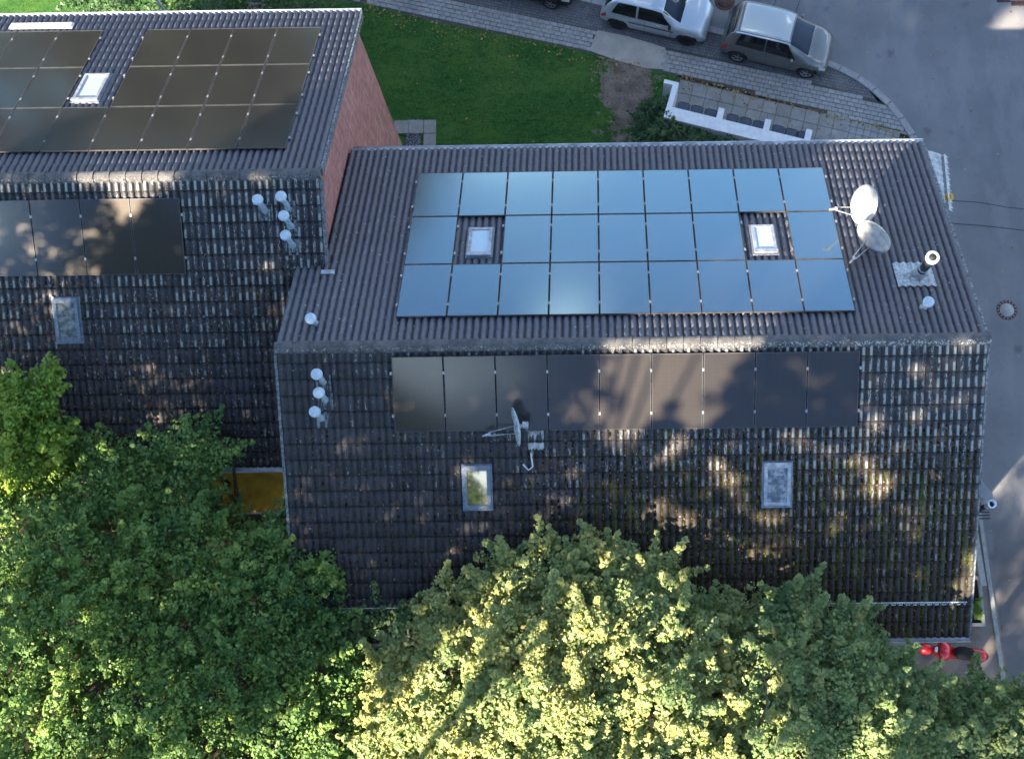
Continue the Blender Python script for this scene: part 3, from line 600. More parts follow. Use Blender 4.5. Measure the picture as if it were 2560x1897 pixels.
# holes for skylights are covered by the skylights' own flashing
AX0, AS0, PPITX, PPITY = 2.60, 0.775, 1.153, 1.742         # back field of the right house
FX0, FS0 = 2.575, 0.215
CS = [(4.33, 'B'), (11.17, 'B')]
def skipR(c, back):
    if back and c.x < 0.60 and c.y > 2.25: return True
    return False
def covR(c, back):
    if back: return AX0 < c.x < AX0 + 9 * PPITX and 0.8 < c.y < 5.3 and not (abs(c.x - (AX0 + 1.5 * PPITX)) < .55 and 2.2 < c.y < 3.8) and not (abs(c.x - (AX0 + 7.5 * PPITX)) < .55 and 2.2 < c.y < 3.8)
    return FX0 < c.x < FX0 + 9 * PPITX and -1.75 < c.y
def skipL(c, back): return (not back) and c.x > 0.10 and c.y < 1.75
def covL(c, back):
    if back: return c.x < -0.2 and 5.1 < c.y < 9.7 and not (-6.1 < c.x < -5.0 and c.y > 6.6)
    return c.x < -2.6 and 2.2 < c.y < 3.8
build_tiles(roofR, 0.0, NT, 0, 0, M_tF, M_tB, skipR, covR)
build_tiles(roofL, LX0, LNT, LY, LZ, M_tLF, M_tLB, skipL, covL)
# ridge tiles
def ridge(parent, x0, x1, yr, zr):
    n = int(round((x1 - x0) / 0.376)); st = (x1 - x0) / n
    mb = MB(); seg = 8; vs = []
    for (xx, rr) in ((0, .125), (st * 0.9, .135), (st * 0.9, .145), (st + 0.015, .147), (st + 0.015, .125)):
        for k in range(seg + 1): a = math.pi * (k / seg) * 1.04 - 0.02 * math.pi; vs.append((xx, -rr * 1.12 * math.cos(a), rr * math.sin(a) * 0.92))
    fs = []
    for i in range(4):
        for k in range(seg): fs.append((i * 9 + k, (i + 1) * 9 + k, (i + 1) * 9 + k + 1, i * 9 + k + 1))
    mb.add(vs, fs, 0, False); me = mb.mesh('ridge_tile', M_ridge)
    for i in range(n): link('ridge_tile', me, parent, Matrix.Translation((x0 + i * st, yr, zr - 0.035 + random.uniform(-.004, .004))) @ Matrix.Rotation(random.uniform(-.012, .012), 4, 'Z') @ Matrix.Rotation(random.uniform(-.012, .012), 4, 'X'))
ridge(roofR, -0.02, W + 0.02, 0, 0); ridge(roofL, LX0, LX1 + 0.0, LY, LZ)
for o in list(roofR.children) + list(roofL.children):
    ml = o.matrix_basis.copy(); pr = o.parent; o.matrix_basis = (pr.parent.matrix_basis @ pr.matrix_basis).inverted() @ ml
# verges, gutters
def slopept(yr, zr, s_, x, d, h): return (x, yr + s_ * (d * CP + h * SP), zr - d * SP + h * CP)
def sbox(mb, yr, zr, s_, x0, x1, d0, d1, h0, h1, mi=0):
    vs = [slopept(yr, zr, s_, x, d, h) for h in (h0, h1) for (x, d) in ((x0, d0), (x1, d0), (x1, d1), (x0, d1))]
    mb.add(vs, [(0, 1, 2, 3), (7, 6, 5, 4), (0, 4, 5, 1), (1, 5, 6, 2), (2, 6, 7, 3), (3, 7, 4, 0)], mi)
L_ = NR * GA
mb = MB(); sbox(mb, 0, 0, -1, W - 0.03, W + 0.03, 0.1, L_, -0.14, 0.035); child(mb, 'verge_trim', M_lead, HR)
mb = MB(); sbox(mb, 0, 0, 1, W - 0.03, W + 0.03, 0.1, L_, -0.14, 0.035); child(mb, 'verge_trim', M_lead, HR)
mb = MB(); sbox(mb, 0, 0, -1, -0.04, 0.02, 0.1, L_, -0.12, 0.045); child(mb, 'verge_trim', M_lead, HR)
mb = MB(); sbox(mb, LY, LZ, 1, LX1 - 0.02, LX1 + 0.035, 0.1, L_, -0.14, 0.045); child(mb, 'verge_trim', M_lead, HL)
mb = MB(); sbox(mb, LY, LZ, -1, LX1 - 0.02, LX1 + 0.035, 0.1, 2.45, -0.14, 0.045); child(mb, 'verge_trim', M_lead, HL)
def gutter(x0, x1, y, z, r, mat, parent):
    mb = MB(); seg = 8; prof_ = []
    for k in range(seg + 1): a = math.pi + math.pi * k / seg; prof_.append((r * math.cos(a), r * math.sin(a)))
    vs = [(x, y + a, z + b) for x in (x0, x1) for a, b in prof_] + [(x, y + a * 0.86, z + b * 0.86 + .004) for x in (x0, x1) for a, b in prof_]
    n = seg + 1
    for k in range(seg): mb.add([vs[k], vs[k + 1], vs[n + k + 1], vs[n + k]], [(0, 1, 2, 3)]); mb.add([vs[2 * n + k], vs[2 * n + k + 1], vs[3 * n + k + 1], vs[3 * n + k]], [(3, 2, 1, 0)])
    mb.tube([(x0, y - r, z), (x1, y - r, z)], 0.012, 6); mb.tube([(x0, y + r, z), (x1, y + r, z)], 0.014, 6)
    for x in (x0, x1): mb.add([(x, y + a, z + b) for a, b in prof_], [tuple(range(n))])
    g_ = child(mb, 'gutter', mat, parent)
    q = MB()
    xx = x0 + 0.4
    while xx < x1 - .2: q.box(xx - .012, xx + .012, y - r, y + r, z + .002, z + .008); xx += 0.75
    return g_
M_gut = plain('pale_gutter_metal', (0.70, 0.72, 0.74), 0.45, 0.25, var=0.12, scale=4)
gutter(0.72, W + 0.0, EAVE_Y + 0.075, -NR * GA * SP - 0.01, 0.075, M_gut, HR)
gutter(0.0, W + 0.02, -EAVE_Y - 0.075, -NR * GA * SP - 0.01, 0.065, M_zincl, HR)
gutter(LX0, LX1, LY + EAVE_Y + 0.075, LZ - NR * GA * SP - 0.01, 0.08, M_gut, HL)
gutter(LX0, -0.02, LY - EAVE_Y - 0.075, LZ - NR * GA * SP - 0.01, 0.07, M_gut, HL)
mb = MB(); mb.box(.66, .98, 2.06, 2.17, -1.0, -.96, bev=.015); child(mb, 'valley_flashing', M_zincl, HL)
# snow guard on the lower part of the right front slope
sg = MB(); dS = 6.235
for q in (-.045, .045): sbox(sg, 0, 0, -1, 0.1, W - 0.15, dS + q - 0.009, dS + q + 0.009, .09 - q * .8, .105 - q * .8)
x = 0.12
while x < W - 0.2: sg.tube([slopept(0, 0, -1, x, dS - .045, .13), slopept(0, 0, -1, x + .05, dS + .045, .06)], .007, 4, cap=False); sg.tube([slopept(0, 0, -1, x + .10, dS - .045, .13), slopept(0, 0, -1, x + .05, dS + .045, .06)], .007, 4, cap=False); x += 0.105
child(sg, 'snow_guard', M_gut, HR)
# roof lights
M_glassR = {}
def glass_mat(name, col, rough=0.05):
    m = NM(name); n = m.noise(m.pos(), 6.0, 4.0, 0.7); c = m.mix(m.step(n, 0.4, 0.65), col[0], col[1]); m.fin(c, rough, 0, 0.6)
    m.b.inputs['Coat Weight'].default_value = 1.0; m.b.inputs['Coat Roughness'].default_value = 0.03; m.b.inputs['Coat IOR'].default_value = 1.7; return m.m
G_blind = glass_mat('window_with_white_blind', ((0.46, 0.54, 0.58), (0.50, 0.57, 0.61)))
G_room = glass_mat('window_to_pale_room', ((0.10, 0.115, 0.12), (0.30, 0.32, 0.31)))
G_yel = glass_mat('window_over_yellow_blind', ((0.10, 0.10, 0.03), (0.30, 0.26, 0.06)))
G_dark = glass_mat('window_sun_mottled', ((0.06, 0.07, 0.07), (0.34, 0.35, 0.34)))  # pale mottling stands for sunlight on the pane, mixed into its colour
def skylight(parent, yr, zr, s_, x0, x1, d0, d1, glass, label, framemat=M_skyframe):
    mb = MB(); sbox(mb, yr, zr, s_, x0 - .045, x1 + .045, d0 - .05, d1 + .07, -0.01, 0.100); f = child(mb, 'skylight', M_skyframe, parent, label=label)
    mb = MB(); t_ = 0.075
    for a in ((x0, x0 + t_, d0, d1), (x1 - t_, x1, d0, d1), (x0 + t_, x1 - t_, d0, d0 + t_ * 1.3), (x0 + t_, x1 - t_, d1 - t_, d1)): sbox(mb, yr, zr, s_, *a, 0.09, 0.155)
    sbox(mb, yr, zr, s_, x0 - 0.015, x1 + 0.015, d0 - 0.03, d0 + 0.07, 0.155, 0.17)
    fr = child(mb, 'frame', framemat, f)
    mb = MB(); sbox(mb, yr, zr, s_, x0 + t_, x1 - t_, d0 + t_ * 1.3, d1 - t_, 0.09, 0.13); child(mb, 'pane', glass, f)
skylight(HR, 0, 0, 1, 4.07, 4.63, 2.82, 3.80, G_blind, 'small roof window with a white blind in the left gap of the solar field', M_zincl)
skylight(HR, 0, 0, 1, 10.91, 11.45, 2.80, 3.76, G_blind, 'small roof window with a pale blind in the right gap of the solar field', M_zincl)
skylight(HR, 0, 0, -1, 4.08, 4.68, 2.78, 3.77, G_yel, 'roof window showing yellow behind its pane')
skylight(HR, 0, 0, -1, 10.89, 11.49, 2.79, 3.78, G_dark, 'roof window with dark pane among dappled sunlight', M_zincl)
skylight(HL, LY, LZ, 1, -5.95, -5.31, 2.93, 4.09, G_blind, 'roof window with bright blind between the left and right panels', M_zincl)
skylight(HL, LY, LZ, -1, -5.82, -5.24, 2.85, 3.87, G_room, 'narrow roof window with grey frame and green-grey pane')

# ------------------------------------------------------------------ solar fields
def solar_field(name, label, yr, zr, s_, cells, pw, ph, x0, d0, loc, clampmat=M_clamp):
    t = empty(name, label, 'solar panels', loc); tm = t.matrix_basis.inverted()
    D = Vector((0, s_ * CP, -SP)); Nn = Vector((0, s_ * SP, CP)); Y = -D; X = Y.cross(Nn)
    g = 0.011
    mb = MB(); a, b = pw - 2 * g, ph - 2 * g; fw = 0.014
    mb.box(-a / 2 + fw, a / 2 - fw, -b / 2 + fw, b / 2 - fw, 0.0, 0.033, 0)
    for (q0, q1, q2, q3) in ((-a / 2, -a / 2 + fw, -b / 2, b / 2), (a / 2 - fw, a / 2, -b / 2, b / 2), (-a / 2 + fw, a / 2 - fw, -b / 2, -b / 2 + fw), (-a / 2 + fw, a / 2 - fw, b / 2 - fw, b / 2)): mb.box(q0, q1, q2, q3, 0.0, 0.037, 1)
    me = mb.mesh('solar_panel', [M_pv, M_pvframe]); cl = MB().box(-.022, .022, -.035, .035, 0.030, 0.048, 0, bev=.004).mesh('clamp', clampmat)
    def fr(x, d, h=0.10):
        o = Vector((x, yr, zr)) + D * d + Nn * h
        return tm @ Matrix(((X.x, Y.x, Nn.x, o.x), (X.y, Y.y, Nn.y, o.y), (X.z, Y.z, Nn.z, o.z), (0, 0, 0, 1)))
    edges = set(); rails = {}
    for (i, j) in cells:
        link('solar_panel', me, t, fr(x0 + (i + .5) * pw, d0 + (j + .5) * ph) @ Matrix.Rotation(random.uniform(-.0022, .0022), 4, 'X') @ Matrix.Rotation(random.uniform(-.0022, .0022), 4, 'Y'))
        for e in (i, i + 1):
            for q in (0.22, 0.78): edges.add((e, j, q))
    for (e, j, q) in sorted(edges):
        ex = x0 + e * pw
        if (e - 1, j) not in cells: ex -= 0.02
        if (e, j) not in cells: ex += 0.02
        link('clamp', cl, t, fr(ex, d0 + (j + q) * ph))
    for j in sorted(set(j for i, j in cells)):
        for q in (0.22, 0.78):
            ii = sorted(i for i, jj in cells if jj == j); run = [ii[0]]
            segs = []
            for a_ in ii[1:]:
                if a_ != run[-1] + 1: segs.append(run); run = [a_]
                else: run.append(a_)
            segs.append(run)
            for rn in segs:
                mb = MB(); L0 = (rn[-1] + 1 - rn[0]) * pw; mb.box(-L0 / 2 - .05, L0 / 2 + .05, -.02, .02, -.04, -.002)
                mb.obj('mounting_rail', M_zinc, t, fr(x0 + (rn[0] + rn[-1] + 1) / 2 * pw, d0 + (j + q) * ph))
    return t
cells = [(i, j) for j in range(3) for i in range(9) if not (j == 1 and i in (1, 7))]
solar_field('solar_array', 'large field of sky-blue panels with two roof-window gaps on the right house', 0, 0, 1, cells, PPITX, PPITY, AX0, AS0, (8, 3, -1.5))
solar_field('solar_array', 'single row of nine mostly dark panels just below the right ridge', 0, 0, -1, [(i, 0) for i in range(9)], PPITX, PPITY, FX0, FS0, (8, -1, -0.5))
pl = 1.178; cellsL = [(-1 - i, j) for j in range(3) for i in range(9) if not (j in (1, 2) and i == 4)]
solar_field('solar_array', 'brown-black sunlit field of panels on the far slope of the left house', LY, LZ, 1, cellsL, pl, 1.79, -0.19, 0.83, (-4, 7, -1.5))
solar_field('solar_array', 'dark row of panels below the ridge of the left house', LY, LZ, -1, [(-1 - i, 0) for i in range(5)], pl, 1.80, -2.56, 0.50, (-5, 3, -0.7))
# bright perforated sheet (snow hook strip) above the left array
t = empty('snow_barrier', 'short bright white slatted metal strip above the far left panels', 'snow barrier', (-7.5, 10.1, -3.0))
for k in range(16):
    mb = MB(); sbox(mb, LY, LZ, 1, -8.75 + k * .105, -8.66 + k * .105, 6.45, 6.66, 0.10, 0.12); child(mb, 'slat', M_white, t)
mb = MB(); sbox(mb, LY, LZ, 1, -8.76, -7.04, 6.44, 6.67, 0.06, 0.098); child(mb, 'rail', M_white, t)

# ------------------------------------------------------------------ vents, flues, dishes
def vent(parent, x, y, z, h, label=None, r=0.062, plate=True, s_=-1, yr=0, zr=0):
    mb = MB(); Mx = Matrix.Translation((x, y, z))
    mb.lathe([(r * 1.5, -0.06), (r * 1.5, 0.05), (r, 0.10), (r, h)], 18, 0, Mx); p_ = child(mb, 'vent_pipe', M_pipe, parent, **({'label': label} if label else {}))
    mb = MB(); c = r * 2.05; mb.lathe([(c * .7, h - 0.02), (c, h), (c, h + 0.055), (c * .82, h + 0.075), (0.001, h + 0.08)], 18, 0, Mx); child(mb, 'vent_cap', M_cap, p_)
    if plate:
        d = abs(y - yr) / CP; mb = MB(); sbox(mb, yr, zr, s_, x - .17, x + .17, d - .16, d + .22, -0.005, 0.052); sbox(mb, yr, zr, s_, x + .15, x + .175, d - .16, d + .22, 0.052, 0.07); child(mb, 'flashing', M_lead, p_)
    return p_
for x, y in ((-0.60, 3.50), (-0.06, 3.56), (-0.03, 3.17), (-0.02, 2.77)): vent(HL, x, y, LZ - (LY - y) * TP, 0.62, yr=LY, zr=LZ)
for x, y in ((1.02, -0.70), (1.04, -1.07), (0.92, -1.45)): vent(HR, x, y, y * TP, 0.60)
vent(HR, 0.78, 0.62, -0.62 * TP, 0.42, s_=1, plate=False); vent(HR, 14.55, 0.86, -0.86 * TP, 0.42, s_=1, plate=False)
# corrugated flashing sheet and twin-wall flue on the right
mb = MB()
def wavy(mb, yr, zr, s_, x0, x1, d0, d1, h):
    n = int((x1 - x0) / (PWV / 8)); vs = []
    for d in (d0, d1):
        for k in range(n + 1):
            x = x0 + (x1 - x0) * k / n; f = (x / PWV) % 1.0; hh = h + 0.050 * (0.5 + 0.5 * math.cos(2 * math.pi * (f - (0.42 if s_ > 0 else 0.58)))); vs.append(slopept(yr, zr, s_, x, d, hh))
    mb.add(vs, [(k, k + 1, n + 2 + k, n + 1 + k) for k in range(n)], 0, True)
wavy(mb, 0, 0, 1, 14.1, 14.98, 1.60, 2.40, 0.072)
FL = empty('flue_pipe', 'black and steel flue pipe with open round top on a corrugated flashing sheet', 'flue', (14.62, 1.78, -0.92))
child(mb, 'flashing_sheet', plain('white_lead_sheet', (0.46, 0.50, 0.52), 0.6, 0.1, var=0.2, scale=15), FL)
mb = MB(); mb.lathe([(.19, -.05), (.19, .05), (.14, .16), (.135, .42), (.145, .43)], 22); mb.obj('base_collar', M_zincl, FL)
mb = MB(); mb.lathe([(.105, .40), (.105, 1.14)], 22); mb.obj('pipe', M_darkmetal, FL)
mb = MB(); mb.lathe([(.112, .55), (.112, .60)], 22); mb.obj('joint_band', M_steel, FL)
mb = MB(); mb.lathe([(.11, 1.12), (.15, 1.22), (.15, 1.32), (.09, 1.32), (.088, 1.30)], 26); mb.obj('top_ring', M_cap, FL)
mb = MB(); mb.lathe([(.088, 1.31), (.086, 0.9), (0.001, 0.9)], 20); mb.obj('bore', M_black, FL)
for sx in (-1, 1):
    mb = MB(); mb.tube([(sx * .13, -.10, .1), (sx * .2, -.26, .12), (sx * .16, -.36, .10)], .03, 8); mb.obj('bracket', M_zincl, FL)
mb = MB(); mb.tube([(-.30, -.02, .12), (-.26, .05, .18), (-.18, .0, .2), (-.22, -.08, .16), (-.30, -.02, .12)], .016, 6); mb.obj('clip', M_zincl, FL)

def dish(name, label, foot, center, nrm, size, face, metal, arm=0.62, roll=0.0, group=None):
    t = empty(name, label, 'satellite dish', foot); f = Vector(foot); c = Vector(center) - f; n = Vector(nrm).normalized()
    up = Vector((0, 0, 1)); xa = up.cross(n).normalized(); ya = n.cross(xa).normalized()
    if roll: rot = Matrix.Rotation(roll, 3, n); xa = rot @ xa; ya = rot @ ya
    rx, ry = size[0] / 2, size[1] / 2; depth = 0.075; vs = []; fs = []; nr, ns = 7, 30
    for side in (0, 1):
        for i in range(nr + 1):
            q = i / nr
            for k in range(ns):
                a = 2 * math.pi * k / ns; off = depth * (q * q - 1) + 0.0 - side * 0.014 + (0.012 if i == nr and side == 0 else 0)
                vs.append(c + xa * (rx * q * math.cos(a)) + ya * (ry * q * math.sin(a)) + n * off)
    o2 = (nr + 1) * ns
    for i in range(nr):
        for k in range(ns):
            k2 = (k + 1) % ns; fs.append((i * ns + k, (i + 1) * ns + k, (i + 1) * ns + k2, i * ns + k2)); fs.append((o2 + i * ns + k, o2 + i * ns + k2, o2 + (i + 1) * ns + k2, o2 + (i + 1) * ns + k))
    for k in range(ns): k2 = (k + 1) % ns; fs.append((nr * ns + k, o2 + nr * ns + k, o2 + nr * ns + k2, nr * ns + k2))
    mb = MB(); mb.add(vs, fs, 0, True); mb.obj('reflector', face, t)
    low = c - ya * ry * 0.96; tip = c - ya * ry * 0.55 + n * arm
    mb = MB(); mb.tube([low + xa * .05, tip + xa * .03], .013, 8); mb.obj('feed_arm', metal, t)
    mb = MB(); mb.tube([c - ya * ry * 0.70 - xa * .10, tip - xa * .04], .011, 8); mb.obj('feed_arm', metal, t)
    mb = MB(); dr = (c - tip).normalized(); mb.tube([tip - dr * .15, tip - dr * .05, tip + dr * .0, tip + dr * .05], [.022, .028, .028, .042], 12); mb.obj('receiver_head', metal, t)
    mb = MB(); b = c - n * 0.10; mb.tube([c - n * .08, b - n * .10], .05, 10); mb.box(-.06, .06, -.06, .06, -.09, .09, M=Matrix.Translation(b - n * .12)); mb.obj('bracket', metal, t)
    mb = MB(); m0 = b - n * .12; mb.tube([(m0.x, m0.y, -0.05), (m0.x, m0.y, m0.z + .16)], .026, 12); mb.obj('mast', metal, t)
    mb = MB(); mb.lathe([(.10, -.05), (.10, .01), (.05, .06), (.03, .10)], 16, 0, Matrix.Translation((m0.x, m0.y, 0))); mb.obj('flashing', M_lead, t)
    return t
dish('satellite_dish', 'upper cream satellite dish, face fully sunlit, near the right edge of the roof', (14.02, 3.62, -1.88), (13.52, 3.62, -0.95), (-0.92, -0.12, 0.40), (0.92, 1.04), M_dishw, M_dishw, arm=0.62)
dish('satellite_dish', 'lower satellite dish with a mostly shaded face, turned toward the bottom left', (13.95, 3.0, -1.56), (13.64, 2.72, -0.75), (-0.70, -0.70, 0.10), (0.92, 1.05), M_dishw, M_dishg, arm=0.60)
d3 = dish('satellite_dish', 'grey satellite dish seen edge-on, below the dark row of panels', (5.72, -1.98, -1.03), (5.33, -1.80, -0.32), (-0.97, -0.20, 0.13), (0.86, 0.92), M_dishg, M_dishg, arm=0.60)
mb = MB(); wavy(mb, 0, 0, -1, 5.56, 5.92, 1.98, 2.42, 0.03); child(mb, 'flashing_sheet', M_zincl, d3)
mb = MB(); mb.tube([(5.62, -2.25, -1.03), (5.66, -2.55, -1.12), (5.56, -2.62, -1.18), (5.44, -2.50, -1.10)], .018, 8); child(mb, 'cable', M_white, d3)
# tall steel flue outside the right gable with guy wires
t = empty('steel_flue', 'slim steel flue pipe with open bright ring standing past the right verge', 'flue', (16.05, -3.45, GZ))
MB().lathe([(.062, 0), (.062, 9.75)], 16).obj('pipe', M_darkmetal, t)
MB().lathe([(.062, 9.70), (.095, 9.78), (.100, 9.86), (.070, 9.86), (.070, 9.5), (0.001, 9.5)], 20).obj('top_ring', M_cap, t)
for (a, b) in (((14.7, -2.5), -1.26), ((15.35, -2.3), -1.15), ((14.3, -3.7), -1.88)):
    mb = MB(); mb.tube([(a[0], a[1], b), (16.02, -3.45, -2.15)], .0075, 5); child(mb, 'guy_wire', M_zinc, t)
MB().box(-.5, -.04, -.02, .02, 8.9, 8.94).obj('wall_bracket', M_darkmetal, t)
M_awn = plain('awning_cloth', (0.50, 0.52, 0.52), 0.85, var=0.15, scale=5)
# balcony with white scalloped awning on the gable
t = empty('awning', 'small white scalloped awning on the right gable, above the road', 'awning', (15.65, 6.0, -5.0))
mb = MB(); ny = 20; y0a, y1a = 5.15, 6.85
vs = []; 
for k in range(ny + 1):
    y = y0a + (y1a - y0a) * k / ny; sg_ = 0.03 * math.sin(k * 1.7); vs += [(15.63, y, -4.35 + .05 * (k % 2)), (16.80, y, -5.02 + .05 * (k % 2)), (16.82, y, -5.02)]
for k in range(ny): mb.add([vs[3 * k], vs[3 * k + 1], vs[3 * k + 4], vs[3 * k + 3]], [(0, 1, 2, 3)])
child(mb, 'canopy', M_awn, t)
mb = MB()
for k in range(ny):
    y = y0a + (y1a - y0a) * k / ny; y2 = y0a + (y1a - y0a) * (k + 1) / ny; ym = (y + y2) / 2
    mb.add([(16.885, y, -5.0), (16.885, y2, -5.0), (16.97, y2, -5.08), (17.05 + .03 * (k % 2), ym, -5.2), (16.97, y, -5.08)], [(0, 1, 2, 3, 4)])
child(mb, 'scalloped_valance', M_awn, t)
for y in (y0a + .05, 5.8, y1a - .05): mb = MB(); mb.tube([(15.63, y, -4.37), (16.88, y, -5.04)], .012, 6); child(mb, 'support_arm', M_dishg, t)
M_yel = plain('yellow_plastic', (0.62, 0.40, 0.02), 0.4)
mb = MB(); mb.lathe([(.02, -.16), (.09, -.12), (.13, 0), (.09, .1), (.03, .14)], 14); mb.obj('yellow_lantern', M_yel, None, Matrix.Translation((16.98, 5.62, -5.2)), label='small yellow lantern hanging at the edge of the white awning', category='lantern')
# ochre canvas below the eave of the left house
t = empty('sun_awning', 'ochre yellow sun awning under the front eave of the left house', 'awning', (-1.5, LY - 5.95, -4.0))
mb = MB(); n = 10
for k in range(n):
    a0, a1 = k / n, (k + 1) / n
    f_ = lambda a: (LY - 6.1 - a * 1.15, -4.15 - a * 0.55 - 0.05 * math.sin(a * 3.1))
    mb.add([(-3.6, *f_(a0)), (0.1, *f_(a0)), (0.1, *f_(a1)), (-3.6, *f_(a1))], [(0, 1, 2, 3)], 0, True)
child(mb, 'canvas', M_ochre, t)
mb = MB(); mb.tube([(-3.65, LY - 7.27, -4.75), (.12, LY - 7.27, -4.75)], .035, 8); child(mb, 'front_rail', M_dishg, t)
mb = MB(); mb.box(-.75, -0.05, LY - 6.75, LY - 6.35, -4.33, -4.30, M=None); child(mb, 'patch', plain('pale_canvas', (0.45, 0.40, 0.27), 0.8), t)

# ------------------------------------------------------------------ bin enclosure behind the house
BA = math.atan2(10.02 - 11.28, 14.0 - 9.62)
wl = empty('enclosure_wall', 'white low wall with three cross piers around the dark bins', 'garden wall', (9.72, 11.18, GZ), BA)
MB().box(0, 4.75, -0.44, 0.0, 0, 1.20).obj('wall', M_white, wl)
for x in (1.62, 3.22, 4.62): MB().box(x - .10, x + .10, -0.48, 0.36, 0, 1.26).obj('pier', M_white, wl)
MB().box(-.18, 0.0, -0.44, 0.78, 0, 1.22).obj('end_wall', M_white, wl)
MB().box(-.50, 0.0, 0.78, 0.92, 0, 1.22).obj('end_return', M_white, wl)
M_bin = plain('bin_plastic', (0.050, 0.062, 0.085), 0.5, var=0.1)
positions = [0.14, 0.60, 1.08, 1.83, 2.28, 2.74, 3.40, 3.84, 4.26]
words = ['outermost dark bin beside the white end wall', 'dark bin in the middle of the first bay', 'dark bin right before the first white pier', 'dark bin just after the first white pier', 'dark bin in the middle of the second bay', 'dark bin right before the second white pier', 'dark bin just after the second white pier', 'dark bin in the middle of the third bay', 'dark bin right before the last white pier']
for k, (x, wd) in enumerate(zip(positions, words)):
    wdt = 0.40; c_, s2 = math.cos(BA), math.sin(BA); X0 = 9.72 + c_ * (x + .02) - s2 * 0.03; Y0 = 11.18 + s2 * (x + .02) + c_ * 0.03
    t = empty('waste_bin', wd, 'bin', (X0, Y0, GZ), BA, 'dark bins in the white enclosure')
    MB().add([(0.04, 0.02, 0.03), (wdt - .04, 0.02, 0.03), (wdt - .04, .25, .03), (.04, .25, .03), (0, 0, 1.0), (wdt, 0, 1.0), (wdt, .30, 1.0), (0, .30, 1.0)], [(3, 2, 1, 0), (0, 1, 5, 4), (1, 2, 6, 5), (2, 3, 7, 6), (3, 0, 4, 7)]).obj('body', M_bin, t)
    MB().add([(-.01, -.01, 1.0), (wdt + .01, -.01, 1.0), (wdt + .01, .32, 1.0), (-.01, .32, 1.0), (.03, .03, 1.07), (wdt - .03, .03, 1.07), (wdt - .03, .28, 1.05), (.03, .28, 1.05)], [(3, 2, 1, 0), (4, 5, 6, 7), (0, 1, 5, 4), (1, 2, 6, 5), (2, 3, 7, 6), (3, 0, 4, 7)]).obj('lid', M_bin, t)
    MB().tube([(.05, .33, 1.0), (wdt - .05, .33, 1.0)], .014, 6).obj('handle', M_black, t)

